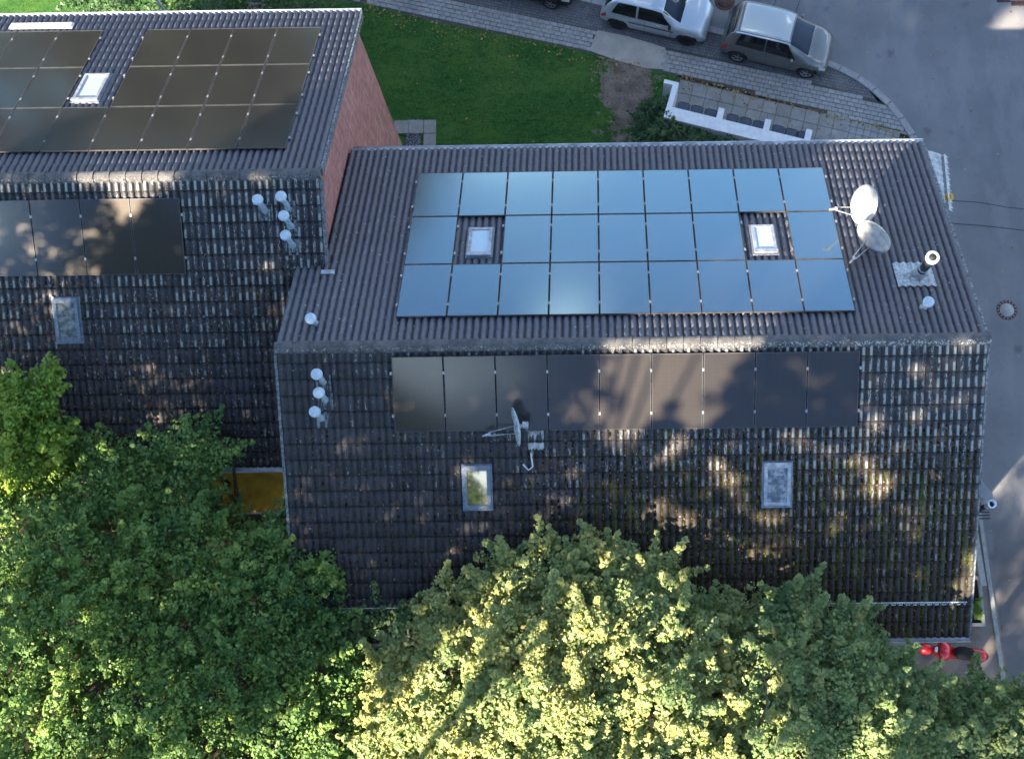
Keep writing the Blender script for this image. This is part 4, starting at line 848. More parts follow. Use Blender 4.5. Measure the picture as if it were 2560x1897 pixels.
# ------------------------------------------------------------------ cars
M_carglass = NM('car_glass').fin((0.012, 0.014, 0.016), 0.04, 0, 0.6)
M_tyre = plain('tyre_rubber', (0.018, 0.018, 0.019), 0.8); M_rim = plain('alloy_rim', (0.45, 0.46, 0.48), 0.3, 0.8); M_hub = plain('black_rim', (0.03, 0.03, 0.032), 0.5, 0.3)
M_head = NM('headlight_glass').fin((0.62, 0.66, 0.68), 0.08, 0.3, 0.6); M_tail = NM('tail_light_glass').fin((0.35, 0.02, 0.02), 0.12, 0, 0.6)
def paint(name, col):
    m = NM(name); m.fin(col, 0.34, 0.55, 0.5); m.b.inputs['Coat Weight'].default_value = 0.8; m.b.inputs['Coat Roughness'].default_value = 0.06; return m.m
def interp(t, xs, ys):
    return float(np.interp(t, xs, ys))
def car(name, label, loc, rz, L, Wd, H, prm, body, rimmat, group):
    """prm: stations along x (0 rear .. L front): top height, half width at top, belt height, half width at belt"""
    t = empty(name, label, 'car', loc, rz, group)
    xs = [p_[0] * L for p_ in prm]; zt = [p_[1] * H for p_ in prm]; wt_ = [p_[2] * Wd / 2 for p_ in prm]; zb = [p_[3] * H for p_ in prm]; wb = [p_[4] * Wd / 2 for p_ in prm]
    def sm(x, ys):
        w_ = L * 0.018; return (interp(x - w_, xs, ys) + 2 * interp(x, xs, ys) + interp(x + w_, xs, ys)) / 4
    wheels = (0.175 * L, 0.825 * L); wr = 0.30
    def S(x, v):
        ZT, WT, ZB, WB = sm(x, zt), sm(x, wt_), sm(x, zb), sm(x, wb)
        pts = [(WB * 0.93, 0.20), (WB * 0.99, 0.30), (WB * 1.0, ZB * 0.70), (WB * 0.985, ZB * 0.93), (WB * 0.95, ZB), ((WB * .45 + WT * .55), ZB + (ZT - ZB) * 0.52), (WT * 1.0, ZB + (ZT - ZB) * 0.90), (WT * 0.84, ZT * 0.992 + ZB * .008), (WT * 0.45, ZT + .012), (0.0, ZT + .020)]
        q = v * (len(pts) - 1); i = min(int(q), len(pts) - 2); f = q - i
        y = pts[i][0] * (1 - f) + pts[i + 1][0] * f; z = pts[i][1] * (1 - f) + pts[i + 1][1] * f
        for wx in wheels:
            dd = abs(x - wx)
            if dd < 0.37: z = max(z, 0.30 + math.sqrt(max(0, 0.37 ** 2 - dd * dd))) if q < 1.99 else z
        return Vector((x, -y, z))
    nx, nv = 72, 27; vs = []; fs = []
    X = [L * (0.5 - 0.5 * math.cos(math.pi * k / nx)) for k in range(nx + 1)]; X = [0.5 * a + 0.5 * L * k / nx for k, a in enumerate(X)]
    for x in X:
        for k in range(nv + 1): vs.append(S(x, k / nv))
        for k in range(nv - 1, -1, -1): q = S(x, k / nv); vs.append(Vector((q.x, -q.y, q.z)))
    m_ = 2 * nv + 1
    for i in range(nx):
        for k in range(m_ - 1): fs.append((i * m_ + k, (i + 1) * m_ + k, (i + 1) * m_ + k + 1, i * m_ + k + 1))
    fs.append(tuple(range(m_))); fs.append(tuple(range(nx * m_, nx * m_ + m_))[::-1])
    mb = MB(); mb.add(vs, fs, 0, True); mb.obj('body', body, t)
    MB().box(0.15, L - .15, -Wd / 2 * .8, Wd / 2 * .8, 0.16, 0.34).obj('underbody', M_black, t)
    def patch(nm, x0, x1, v0, v1, mat, both=False, off=0.006, n1=14, n2=6, x0t=None, x1t=None, cross=False):
        for sd in ((1, -1) if both else (1,)):
            mb = MB(); g = []; rows = n2 * (2 if cross else 1)
            for j in range(rows + 1):
                if cross:
                    vv = v0 + (1.0 - v0) * (1 - abs(j / n2 - 1)); vv = v0 + (1 - v0) * (j / n2 if j <= n2 else (2 - j / n2)); side_ = 1 if j <= n2 else -1; tt = j / n2 if j <= n2 else 2 - j / n2
                else: tt = j / n2; vv = v0 + (v1 - v0) * tt; side_ = sd
                a = x0 + ((x0t if x0t is not None else x0) - x0) * tt; b = x1 + ((x1t if x1t is not None else x1) - x1) * tt
                for i in range(n1 + 1):
                    x = a + (b - a) * i / n1; p_ = S(x, vv); e = 0.01; q1 = S(x + e, vv) - S(x - e, vv); q2 = S(x, min(1, vv + e)) - S(x, max(0, vv - e)); nn = q1.cross(q2)
                    if vv > 0.995: nn = Vector((-(q1.z), 0, q1.x))
                    nn.normalize()
                    if nn.z < -0.2: nn = -nn
                    p_ = p_ + nn * off; g.append(Vector((p_.x, p_.y * side_, p_.z)))
            fs = []
            for j in range(rows):
                for i in range(n1): fs.append((j * (n1 + 1) + i, j * (n1 + 1) + i + 1, (j + 1) * (n1 + 1) + i + 1, (j + 1) * (n1 + 1) + i))
            mb.add(g, fs, 0, True); mb.obj(nm, mat, t)
    return t, S, patch, wheels, wr
def finish_car(t, S, patch, wheels, L, Wd, H, rim, winx, body, wsx, rwx):
    for (a, b, at, bt) in winx: patch('side_window', a, b, 0.46, 0.655, M_carglass, True, x0t=at, x1t=bt)
    patch('windscreen', wsx[0], wsx[1], 0.70, 1, M_carglass, cross=True)
    patch('rear_window', rwx[0], rwx[1], 0.70, 1, M_carglass, cross=True)
    patch('headlight', L * 0.925, L * 0.985, 0.27, 0.44, M_head, True, n1=6, n2=4)
    patch('tail_light', 0.012 * L, 0.06 * L, 0.28, 0.46, M_tail, True, n1=4, n2=4)
    for x in (L * 0.33, L * 0.56):
        for sd in (-1, 1): p_ = S(x, 0.36); mb = MB(); mb.tube([(x - .07, sd * (abs(p_.y) + .012), p_.z), (x + .07, sd * (abs(p_.y) + .012), p_.z + .005)], .013, 6); mb.obj('door_handle', body, t)
    for sd in (-1, 1):
        p_ = S(wsx[1] - .25 if False else L * 0.665, 0.46); mb = MB(); mb.lathe([(.001, -.07), (.07, -.05), (.085, 0), (.07, .05), (.001, .07)], 10, 0, Matrix.Translation((p_.x, sd * (abs(p_.y) + .09), p_.z + .04)) @ Matrix.Scale(0.7, 4, Vector((1, 0, 0)))); mb.obj('wing_mirror', body if H > 1.5 else M_black, t)
    for wx in wheels:
        for sd in (-1, 1):
            Mx = Matrix.Translation((wx, sd * (Wd / 2 - 0.10), 0.30)) @ Matrix.Rotation(R(90) * -sd, 4, 'X')
            wh = MB().lathe([(.19, -.09), (.285, -.09), (.30, -.06), (.30, .06), (.285, .09), (.20, .095), (.195, .06)], 28).obj('wheel', M_tyre, t, Mx)
            mb = MB(); mb.lathe([(.195, .05), (.20, .085), (.19, .088), (.17, .05), (.03, .045), (.001, .06)], 24)
            for k in range(5): a = k * 2 * math.pi / 5; mb.box(0.02, .185, -.022, .022, .045, .078, M=Matrix.Rotation(a, 4, 'Z'))
            mb.obj('rim', rim, wh)
    # joints of the doors and bonnet
    for xx in (L * 0.43, L * 0.675 if True else 0):
        for sd in (-1, 1):
            mb = MB(); pts = []
            for k in range(7): q = S(xx, 0.10 + 0.36 * k / 6); pts.append((q.x, sd * (abs(q.y) + .002), q.z))
            mb.tube(pts, .005, 4); mb.obj('door_joint', M_black, t)
paintS = paint('silver_paint', (0.50, 0.55, 0.58)); paintG = paint('silver_body_shaded', (0.16, 0.16, 0.157)); paintD = paint('black_paint', (0.02, 0.02, 0.022))  # compact car's silver toned dark to stand for its shaded sides
# (x/L, top z/H, top half width ratio, belt z/H, belt half width ratio)
mpv = [(0.0, .36, .80, .34, .82), (0.03, .60, .74, .44, .90), (0.07, .86, .70, .58, .95), (0.13, .975, .72, .60, .98), (0.30, 1.0, .74, .60, 1.0), (0.50, .995, .73, .58, 1.0), (0.60, .955, .70, .57, 1.0), (0.70, .80, .68, .56, .995), (0.80, .645, .72, .54, .98), (0.88, .57, .72, .50, .95), (0.95, .49, .66, .43, .88), (0.985, .42, .60, .37, .80), (1.0, .34, .55, .30, .72)]
hat = [(0.0, .36, .80, .34, .84), (0.03, .58, .76, .46, .90), (0.08, .84, .70, .58, .95), (0.14, .965, .71, .60, .98), (0.30, 1.0, .73, .60, 1.0), (0.48, .99, .72, .60, 1.0), (0.57, .935, .70, .60, 1.0), (0.70, .70, .70, .60, .99), (0.76, .655, .76, .57, .985), (0.88, .60, .76, .53, .95), (0.95, .53, .70, .46, .88), (0.985, .45, .62, .38, .80), (1.0, .34, .56, .30, .72)]
CA = math.atan2(12.94 - 13.63, 14.61 - 12.17)
c_, s2 = math.cos(CA), math.sin(CA)
def place(wheel_rear, L, Wd):   # near-side rear wheel contact (right side of car, -y) -> origin at rear centre
    ox = wheel_rear[0] - 0.175 * L * c_ + (-(-Wd / 2 + .1)) * (-s2); oy = wheel_rear[1] - 0.175 * L * s2 + (Wd / 2 - .1) * c_
    return (ox, oy, GZ - 0.045)
L1, W1, H1 = 3.75, 1.72, 1.58
paint2 = paint('silver_roof_lit', (0.55, 0.58, 0.55))  # same silver toned pale where the roof catches the light
t, S, patch, wh, wr = car('parked_car', 'silver compact car with alloy rims, lit roof and shaded sides put in the paint, front of the parked row', place((12.12, 13.62), L1, W1), CA, L1, W1, H1, mpv, paintG, M_rim, 'cars parked along the pavement')
finish_car(t, S, patch, wh, L1, W1, H1, M_rim, [(L1 * .13, L1 * .40, L1 * .17, L1 * .40), (L1 * .41, L1 * .70, L1 * .41, L1 * .60)], paintG, (L1 * .615, L1 * .80), (L1 * .035, L1 * .10))
patch('roof_skin', L1 * .12, L1 * .60, 0.74, 1, paint2, cross=True, off=0.004); patch('roof_rail', L1 * .12, L1 * .62, 0.665, 0.70, paintS, True, off=0.012, n2=2)
L2, W2, H2 = 3.80, 1.68, 1.45
t, S, patch, wh, wr = car('parked_car', 'silver white hatchback with black wheels behind the compact car', place((7.98, 14.97), L2, W2), CA, L2, W2, H2, hat, paintS, M_hub, 'cars parked along the pavement')
finish_car(t, S, patch, wh, L2, W2, H2, M_hub, [(L2 * .11, L2 * .34, L2 * .17, L2 * .34), (L2 * .36, L2 * .68, L2 * .36, L2 * .57)], paintS, (L2 * .58, L2 * .75), (L2 * .035, L2 * .10))
patch('side_strip', L2 * .28, L2 * .70, 0.235, 0.265, M_black, True, off=0.010, n2=2)
t, S, patch, wh, wr = car('parked_car', 'black car at the top edge, only its near side and a wheel in view', place((3.05, 16.55), 4.1, 1.75), CA, 4.1, 1.75, 1.45, hat, paintD, M_rim, 'cars parked along the pavement')
finish_car(t, S, patch, wh, 4.1, 1.75, 1.45, M_rim, [(4.1 * .11, 4.1 * .34, 4.1 * .17, 4.1 * .34), (4.1 * .36, 4.1 * .68, 4.1 * .36, 4.1 * .57)], paintD, (4.1 * .58, 4.1 * .75), (4.1 * .035, 4.1 * .10))

# ------------------------------------------------------------------ red motor scooter
M_red = paint('red_paint', (0.62, 0.02, 0.03)); M_seat = plain('black_seat_vinyl', (0.012, 0.012, 0.014), 0.75, spec=0.25)
t = empty('motor_scooter', 'red motor scooter with black seat parked below the eave', 'scooter', (17.60, -6.60, GZ), R(180 - 8))
def blob(pts, rad, name, mat, sy=1.0, sz=1.0, seg=12):
    mb = MB(); mb.tube([(a, b, c) for a, b, c in pts], rad, seg); mb.v = [(a, b * sy, c) for a, b, c in mb.v]; return mb.obj(name, mat, t)
for x in (-0.66, 0.70):
    wh_ = MB().lathe([(.13, -.05), (.20, -.06), (.235, -.03), (.235, .03), (.20, .06), (.13, .05)], 20).obj('wheel', M_tyre, t, Matrix.Translation((x, 0, .235)) @ Matrix.Rotation(R(90), 4, 'X'))
    MB().lathe([(.13, -.03), (.13, .03), (.001, .04)], 12).obj('rim', M_rim, wh_)
blob([(-1.0, 0, .76), (-.86, 0, .84), (-.66, 0, .78), (-.3, 0, .62), (-.05, 0, .48)], [.08, .16, .17, .15, .13], 'rear_cowl', M_red, 1.2)
blob([(-.62, 0, .90), (-.5, 0, .92), (-.3, 0, .90), (-.12, 0, .88), (.0, 0, .84)], [.08, .14, .17, .15, .08], 'seat', M_seat, 1.2)
blob([(-.25, 0, .30), (.0, 0, .27), (.25, 0, .28), (.42, 0, .36)], [.14, .17, .17, .12], 'floor_panel', M_red, 1.2)
blob([(.16, 0, .50), (.26, 0, .74), (.36, 0, .92), (.48, 0, 1.0)], [.18, .24, .22, .13], 'front_shield', M_red, 1.35)
blob([(.55, 0, .42), (.66, 0, .50), (.80, 0, .48), (.92, 0, .38)], [.10, .16, .16, .08], 'mudguard', M_red, 1.1)
blob([(.42, -.33, 1.03), (.46, -.15, 1.04), (.50, 0, 1.03), (.46, .15, 1.04), (.42, .33, 1.03)], [.02, .02, .03, .02, .02], 'handlebar', M_black)
blob([(.52, 0, 1.0), (.60, 0, .98)], [.09, .07], 'headlight', M_head); blob([(-.98, 0, .66), (-1.02, 0, .64)], [.05, .04], 'tail_light', M_tail)
for sd in (-1, 1): blob([(.44, sd * .26, 1.05), (.44, sd * .30, 1.16), (.43, sd * .33, 1.18)], [.01, .01, .045], 'mirror', M_black)
# ------------------------------------------------------------------ trees
def leaves(centres, radii, n_per, size, up=0.55, flat=0.6, bright=None):
    """tufts: centres (k,3); each tuft gets n_per leaves"""
    k = len(centres); n = k * n_per
    d = rng.normal(size=(n, 3)); d /= np.linalg.norm(d, axis=1)[:, None]; d[:, 2] = np.where(d[:, 2] < 0, d[:, 2] * flat, d[:, 2])
    rr = np.repeat(radii, n_per) * (0.35 + 0.65 * rng.random(n) ** 0.5)
    pos = np.repeat(centres, n_per, axis=0) + d * rr[:, None] * np.array([1, 1, 0.8])
    nr = d * 0.45 + np.array([0, 0, up]) - np.array(SD) * 0.55 + rng.normal(size=(n, 3)) * 0.45; nr /= np.linalg.norm(nr, axis=1)[:, None]
    a = np.cross(nr, rng.normal(size=(n, 3))); a /= np.linalg.norm(a, axis=1)[:, None]; b = np.cross(nr, a)
    s_ = size * (0.38 + 1.15 * rng.random(n) ** 1.4); a *= s_[:, None]; b *= (s_ * 0.72)[:, None]; fold = nr * (s_ * 0.18)[:, None]
    V = np.stack([pos - a * 0.5, pos - b * 0.5 + fold, pos + a * 0.55, pos + b * 0.5 + fold], axis=1).reshape(-1, 3)
    F = np.arange(n * 4).reshape(-1, 4)
    tint = np.clip(np.repeat(bright if bright is not None else np.full(k, .4), n_per) + rng.normal(size=n) * 0.13, 0, 1)
    return V, F, tint
def tree(name, label, base, clumps, mat, size=0.10, n_per=34, dens=1.0, tr=0.24, top_z=None, group=None, tint0=0.40, rag=0.22, cat='tree', trunk_r=0.16, spikes=0, tstd=.12, limb=1):
    t = empty(name, label, cat, (base[0], base[1], GZ), 0, group)
    cs = []; rs = []; bs = []
    for ci, (x, y, z, r) in enumerate(clumps):
        k = max(6, int(dens * 6.5 * (r / tr) ** 2)); u = rng.normal(size=(k, 3)); u /= np.linalg.norm(u, axis=1)[:, None]
        u[:, 2] = np.abs(u[:, 2]) * np.where(rng.random(k) < 0.82, 1, -0.8)
        wob = np.array([mnoise.noise(Vector((q[0] * 2.1 + x, q[1] * 2.1 + y, q[2] * 2.1 + ci * 3.7))) for q in u])
        rad = r * (1 + rag * 2.0 * wob) * (0.72 + 0.30 * rng.random(k))
        c = np.array([x, y, z]) + u * rad[:, None] * np.array([1, 1, 0.85])
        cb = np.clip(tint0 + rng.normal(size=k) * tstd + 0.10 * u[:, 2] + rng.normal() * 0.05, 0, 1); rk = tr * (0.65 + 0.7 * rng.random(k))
        cs.append(c); rs.append(rk); bs.append(cb)
        sh = (rng.random(k) < 0.16) & (u[:, 2] > -0.1)
        dr = u[sh] * np.array([1, 1, .5]) + rng.normal(size=(int(sh.sum()), 3)) * .35 + np.array([0, 0, .35]); dr /= np.linalg.norm(dr, axis=1)[:, None] + 1e-9
        for st_ in (1, 2, 3):
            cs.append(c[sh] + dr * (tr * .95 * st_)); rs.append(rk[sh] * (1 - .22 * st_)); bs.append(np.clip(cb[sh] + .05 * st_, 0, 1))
    V, F, tint = leaves(np.concatenate(cs), np.concatenate(rs), n_per, size, bright=np.concatenate(bs))
    V = V - np.array([base[0], base[1], GZ])
    cr = link('crown', big_mesh('crown', V, F, mat, tint), t); cr['kind'] = 'stuff'
    zc = min(c[2] for c in clumps); mb = MB(); hx = sum(c[0] for c in clumps) / len(clumps) - base[0]; hy = sum(c[1] for c in clumps) / len(clumps) - base[1]
    fk = Vector((hx * .5, hy * .5, max(1.0, (zc - GZ) * 0.6)))
    mb.tube([(0, 0, 0), (hx * .1, hy * .1, fk.z * .4), tuple(fk)], [trunk_r * 1.3, trunk_r, trunk_r * .75], 10)
    for c in clumps[::limb]:
        e = Vector((c[0] - base[0], c[1] - base[1], c[2] - GZ)); m_ = fk.lerp(e, 0.5) + Vector((random.uniform(-.2, .2), random.uniform(-.2, .2), .1))
        mb.tube([tuple(fk), tuple(m_), tuple(e), tuple(e + (e - m_) * 0.25)], [trunk_r * .6, trunk_r * .35, trunk_r * .16, trunk_r * .05], 6)
        for q in range(3):
            g = e + Vector((random.uniform(-1, 1), random.uniform(-1, 1), random.uniform(.2, .9))).normalized() * c[3] * .8; mb.tube([tuple(m_.lerp(e, .6)), tuple(g)], [trunk_r * .14, .008], 5)
    mb.obj('trunk', M_bark, t); return t
def cl(*a): return list(a)
def fill(pts, z0, z1, r0, r1):
    return [(x, y, random.uniform(z0, z1) if len(q) == 0 else q[0], random.uniform(r0, r1) if len(q) < 2 else q[1]) for (x, y, *q) in pts]
# central lit maple
CM = [(x - .08, y + .14, z - .5, r_ * 1.04) for x, y, z, r_ in fill([(7.3, -5.1, -1.2, .75), (6.3, -5.0, -1.4, .7), (5.2, -5.5, -1.5, .85), (8.3, -5.3, -1.3, .7), (4.0, -6.0, -1.7, .8), (3.2, -6.7, -1.9, .7), (2.6, -7.3, -2.0, .65), (4.2, -7.2, -1.1, .95), (5.6, -6.8, -0.6, 1.05), (7.2, -6.5, -0.5, 1.05), (8.7, -6.4, -0.9, .95),
          (9.5, -6.4, -1.5, .75), (6.4, -8.1, -0.1, 1.1), (8.2, -8.0, -0.3, 1.1), (4.8, -8.4, -0.7, 1.0), (3.3, -8.3, -1.6, .8), (2.7, -9.0, -2.0, .75), (9.7, -7.7, -1.1, .95), (5.6, -9.6, -.4, 1.1), (7.4, -9.7, -.2, 1.2), (9.2, -9.4, -.8, 1.1), (3.8, -9.7, -1.3, .9), (10.3, -6.0, -2.1, .55)], 0, 0, 0, 0)]
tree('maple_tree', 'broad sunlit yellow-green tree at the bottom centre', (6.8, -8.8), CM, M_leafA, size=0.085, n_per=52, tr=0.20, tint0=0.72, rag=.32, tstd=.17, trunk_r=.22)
# right darker maple
RM = fill([(11.4, -5.6, -2.0, .40), (11.9, -5.45, -1.9, .35), (11.3, -6.4, -1.9, .8), (12.4, -6.3, -2.0, .7), (12.9, -6.7, -2.2, .7), (10.9, -7.3, -1.5, .9), (12.3, -7.4, -1.4, .95), (13.5, -7.5, -2.2, .75), (11.4, -8.6, -1.0, 1.0), (12.9, -8.7, -1.3, 1.0), (10.6, -9.3, -1.2, .9), (14.0, -8.6, -2.2, .8)], 0, 0, 0, 0)
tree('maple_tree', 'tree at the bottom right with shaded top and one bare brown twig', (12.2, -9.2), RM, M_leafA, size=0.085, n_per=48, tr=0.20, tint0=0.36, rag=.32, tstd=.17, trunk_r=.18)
FR = fill([(15.0, -8.0, -3.2, .7), (16.0, -7.9, -3.4, .75), (17.0, -8.2, -3.5, .7), (15.4, -8.8, -2.9, .9), (16.6, -9.0, -3.0, .9), (17.6, -9.1, -3.4, .8), (14.6, -9.2, -2.9, .7)], 0, 0, 0, 0)
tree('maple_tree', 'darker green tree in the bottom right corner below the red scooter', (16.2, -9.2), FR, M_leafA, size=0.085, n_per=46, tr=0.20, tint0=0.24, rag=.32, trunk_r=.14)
# left group
LT = fill([(-6.3, -1.2, -1.6, .75), (-5.9, -.6, -1.3, .30), (-5.6, -.2, -1.2, .26), (-7.0, -.6, -1.9, .45), (-5.9, -1.7, -1.8, .6), (-7.2, -1.6, -2.0, .8), (-6.6, -2.5, -2.0, .9), (-5.7, -2.3, -2.4, .5), (-7.4, -3.0, -2.2, .9)], 0, 0, 0, 0)
tree('field_maple', 'light green tree at the left edge, its shoots reaching up over the roof', (-7.5, -3.2), LT, M_leafC, size=0.09, n_per=42, tr=0.20, tint0=0.6, rag=.38)
L1_ = fill([(-4.2, -2.2, -2.8, .6), (-3.4, -2.5, -2.9, .6), (-5.2, -2.0, -2.8, .6), (-5.1, -2.9, -2.5, .9), (-4.0, -3.4, -2.3, .85), (-6.2, -3.9, -1.9, 1.0), (-4.8, -4.6, -1.6, 1.1), (-6.0, -5.4, -1.5, 1.1), (-3.5, -4.9, -1.9, 1.0), (-4.6, -6.3, -1.3, 1.2), (-6.0, -7.0, -1.6, 1.1), (-5.0, -8.0, -1.5, 1.1), (-3.4, -6.3, -1.8, 1.0)], 0, 0, 0, 0)
tree('hornbeam_tree', 'dark green tree filling the lower left, below the light green shoots', (-5.2, -6.2), L1_, M_leafB, size=0.085, n_per=40, tr=0.23, tint0=0.36, rag=.3)
L2_ = fill([(-2.7, -1.85, -2.4, .62), (-2.15, -2.0, -2.5, .48), (-1.6, -1.95, -2.4, .22), (-2.7, -3.0, -2.7, .85), (-1.7, -3.5, -3.2, .45), (-2.6, -4.0, -2.2, .8)], 0, 0, 0, 0)
tree('beech_tree', 'small dark leafy top standing against the left roof beside the ochre awning', (-2.3, -3.4), L2_, M_leafB, size=0.08, n_per=34, tr=0.21, tint0=0.26, rag=.35, tstd=.16)
L3_ = fill([(-.2, -3.9, -2.6, .65), (.35, -3.5, -2.5, .42), (.6, -4.4, -2.6, .5), (-.7, -4.6, -2.5, .8), (.3, -5.2, -2.5, .7), (-1.6, -4.9, -2.3, .9), (-.5, -5.8, -2.2, .95), (.8, -6.1, -2.7, .55), (-2.2, -6.0, -2.0, 1.0), (.3, -6.9, -2.5, .85), (1.3, -7.0, -3.0, .6), (-1.1, -7.2, -1.9, 1.0), (-2.6, -7.7, -1.5, 1.1), (-.1, -8.2, -2.3, .95), (1.0, -8.2, -3.0, .7), (-3.8, -8.8, -1.4, 1.1), (-1.5, -9.0, -2.0, 1.0), (.6, -9.4, -3.0, .8), (1.6, -9.5, -3.6, .7)], 0, 0, 0, 0)
tree('beech_tree', 'dense dark green tree between the left house and the sunlit tree', (-.8, -6.6), L3_, M_leafB, size=0.085, n_per=38, tr=0.23, tint0=0.28, rag=.32, tstd=.15)
SB = fill([(1.3, -5.9, -3.1, .45), (1.9, -5.75, -3.0, .4), (2.6, -5.6, -3.0, .38), (1.1, -6.6, -3.5, .5), (1.6, -6.3, -4.4, .6), (2.2, -6.6, -4.2, .5), (2.0, -7.4, -5.0, .8), (2.4, -5.9, -3.9, .32), (2.9, -6.0, -3.9, .3)], 0, 0, 0, 0)
tree('young_maple', 'low shaded maple sprigs in the gap in front of the lower eave', (2.1, -7.2), SB, M_leafA, size=0.10, n_per=30, tr=0.2, tint0=0.1, rag=.35, trunk_r=.06)
# tall neighbours outside the frame: crowns laid out along sun rays to shade the roofs
UA = Vector((-math.sin(R(SUN_AZ)), math.cos(R(SUN_AZ)), 0)); SA = Vector((math.cos(R(SUN_AZ)), math.sin(R(SUN_AZ)), 0)); TE = math.tan(R(SUN_EL))
def at_ray(u, s_, wv): q = UA * u + SA * s_; return (q.x, q.y, wv - TE * s_)
def shade_tree(lbl, regions, gaps=(), seed_shift=0.0, tr=.34, size=.15, npl=28):
    """a tree outside the frame: tufts fill the given stretches of its crown, with openings cut for sun patches"""
    cs = []; la = npl * size * size * .72 * 0.6 * 1.1
    for (u0, u1, w0, w1, tau, s0, s1, rag) in regions:
        k = int((u1 - u0) * (w1 - w0) * 0.88 * tau / la)
        for _ in range(k):
            u = random.uniform(u0, u1); w_ = random.uniform(w0, w1); s2_ = random.uniform(s0, s1)
            if rag and mnoise.noise(Vector((u * 1.1 + seed_shift, w_ * 1.1, 3.3))) > rag: continue
            if any((u - gu) ** 2 + (w_ - gw) ** 2 < (gr * .78 + tr * .42) ** 2 for gu, gw, gr in gaps): continue
            cs.append(at_ray(u, s2_, w_))
    cs = np.array(cs); mu = cs.mean(axis=0); t = empty('shade_oak', lbl, 'tree', (mu[0], mu[1], GZ), 0, 'tall trees outside the lower left corner')
    V, F, tint = leaves(cs, tr * (0.6 + .7 * rng.random(len(cs))), npl, size, bright=np.clip(.4 + rng.normal(size=len(cs)) * .12, 0, 1))
    cr = link('crown', big_mesh('crown', V - np.array([mu[0], mu[1], GZ]), F, M_leafB, tint), t); cr['kind'] = 'stuff'
    mb = MB(); top = mu[2] - GZ; mb.tube([(0, 0, 0), (.1, 0, top * .5), (0, .1, top)], [.2, .12, .07], 10)
    for q in cs[rng.integers(0, len(cs), 9)]: e = Vector(q - np.array([mu[0], mu[1], GZ])); mb.tube([(.05, 0, top * .7), tuple(Vector((.05, 0, top * .7)).lerp(e, .5) + Vector((0, 0, .2))), tuple(e)], [.07, .04, .015], 6)
    mb.obj('trunk', M_bark, t); return t
shade_tree('tall dense oak outside the frame at the lower left', [(-5.3, 4.8, -3.6, 9.0, 13, -18.5, -13.5, 0), (-5.3, 1.8, -6.0, -3.5, 9.0, -18.5, -13.5, 0), (-5.3, 1.8, -10.5, -6.0, 1.3, -18.5, -13.5, .3), (1.8, 5.0, -9.5, -5.6, 3.0, -18, -14, .2), (1.8, 7.6, -5.6, -1.5, 8.0, -18, -14, 0), (4.6, 8.4, -1.8, -.45, 7.0, -18, -14, 0), (-6.3, -5.0, 1.2, 2.9, 3.5, -18, -14, 0)])
def uw(x, y, z): return (-math.sin(R(SUN_AZ)) * x + math.cos(R(SUN_AZ)) * y, z + TE * (math.cos(R(SUN_AZ)) * x + math.sin(R(SUN_AZ)) * y))
SUN_GAPS = []  # openings cut in the crown so sun patches land on chosen roof points
for (x, y, r_) in ((9.1, -.35, .34), (9.35, -.75, .34), (9.3, -1.15, .32), (9.55, -1.5, .36), (8.6, -.55, .22), (8.2, -1.0, .22), (7.6, -.6, .18), (7.4, -1.25, .16), (9.0, -2.1, .28), (8.6, -2.35, .18), (9.9, -2.55, .26), (10.2, -2.85, .24), (9.6, -3.0, .14), (10.4, -3.3, .2), (11.1, -3.7, .14),
                   (11.35, -1.9, .12), (11.8, -2.1, .12), (13.2, -2.55, .22), (13.7, -2.9, .26), (13.3, -3.1, .2), (12.6, -3.0, .14), (13.5, -1.7, .15), (14.3, -1.6, .12), (12.9, -1.2, .13), (12.1, -.8, .12), (14.9, -2.6, .1), (14.5, -3.6, .12), (13.4, -.9, .12), (15.2, -1.3, .1), (13.9, -4.9, .12), (14.8, -6.0, .14), (15.3, -6.1, .12), (14.9, -.4, .12), (15.3, -.15, .15), (3.6, -1.5, .14), (4.9, -1.3, .10), (5.1, -1.15, .10), (10.6, -.9, .10), (11.6, -.4, .12), (10.0, -1.3, .1)):
    a_, b_ = uw(x, y, y * TP); SUN_GAPS.append((a_, b_, r_))
shade_tree('tall oak outside the frame below the bottom edge, its crown shaped with gaps for the sun patches', [(-14.6, -7.3, .85, 3.3, 11, -15.8, -12.2, 0), (-14.6, -7.95, 3.3, 8.2, 11, -15.8, -12.2, 0), (-8.0, -5.0, 8.0, 12, 9, -15.8, -12.2, 0), (-6.5, -1.8, 8.0, 14, 8, -15.8, -12.2, 0), (-7.3, -5.0, 2.5, 8.0, .2, -15.5, -12.5, 0), (-7.3, -5.0, 2.5, 3.2, .7, -15.5, -12.5, 0), (-8.2, -5.0, -.9, 1.5, 10, -15.5, -12.5, 0), (-7.0, -5.0, -4.6, -.8, 9.0, -15.5, -12.0, 0)], SUN_GAPS, tr=.24, size=.12)
shade_tree('tall oak outside the frame at the lower right, added to shade the road', [(-23, -13.5, -11, -3.0, 7.0, -16, -12, .6), (-23, -15.4, -3.2, 2.6, 6.5, -16, -12, .5)], seed_shift=5)  # unseen, added to keep sun off the road at the right
shade_tree('broad low oak outside the frame, added to shade the ground', [(-14, 6, -20, -9.0, 6.0, -18, -13, 0), (-14, -7, -9, -6.5, 5.0, -18, -13, 0)], tr=.5, size=.22, npl=20)  # unseen, added to keep low sun off the ground between the trees
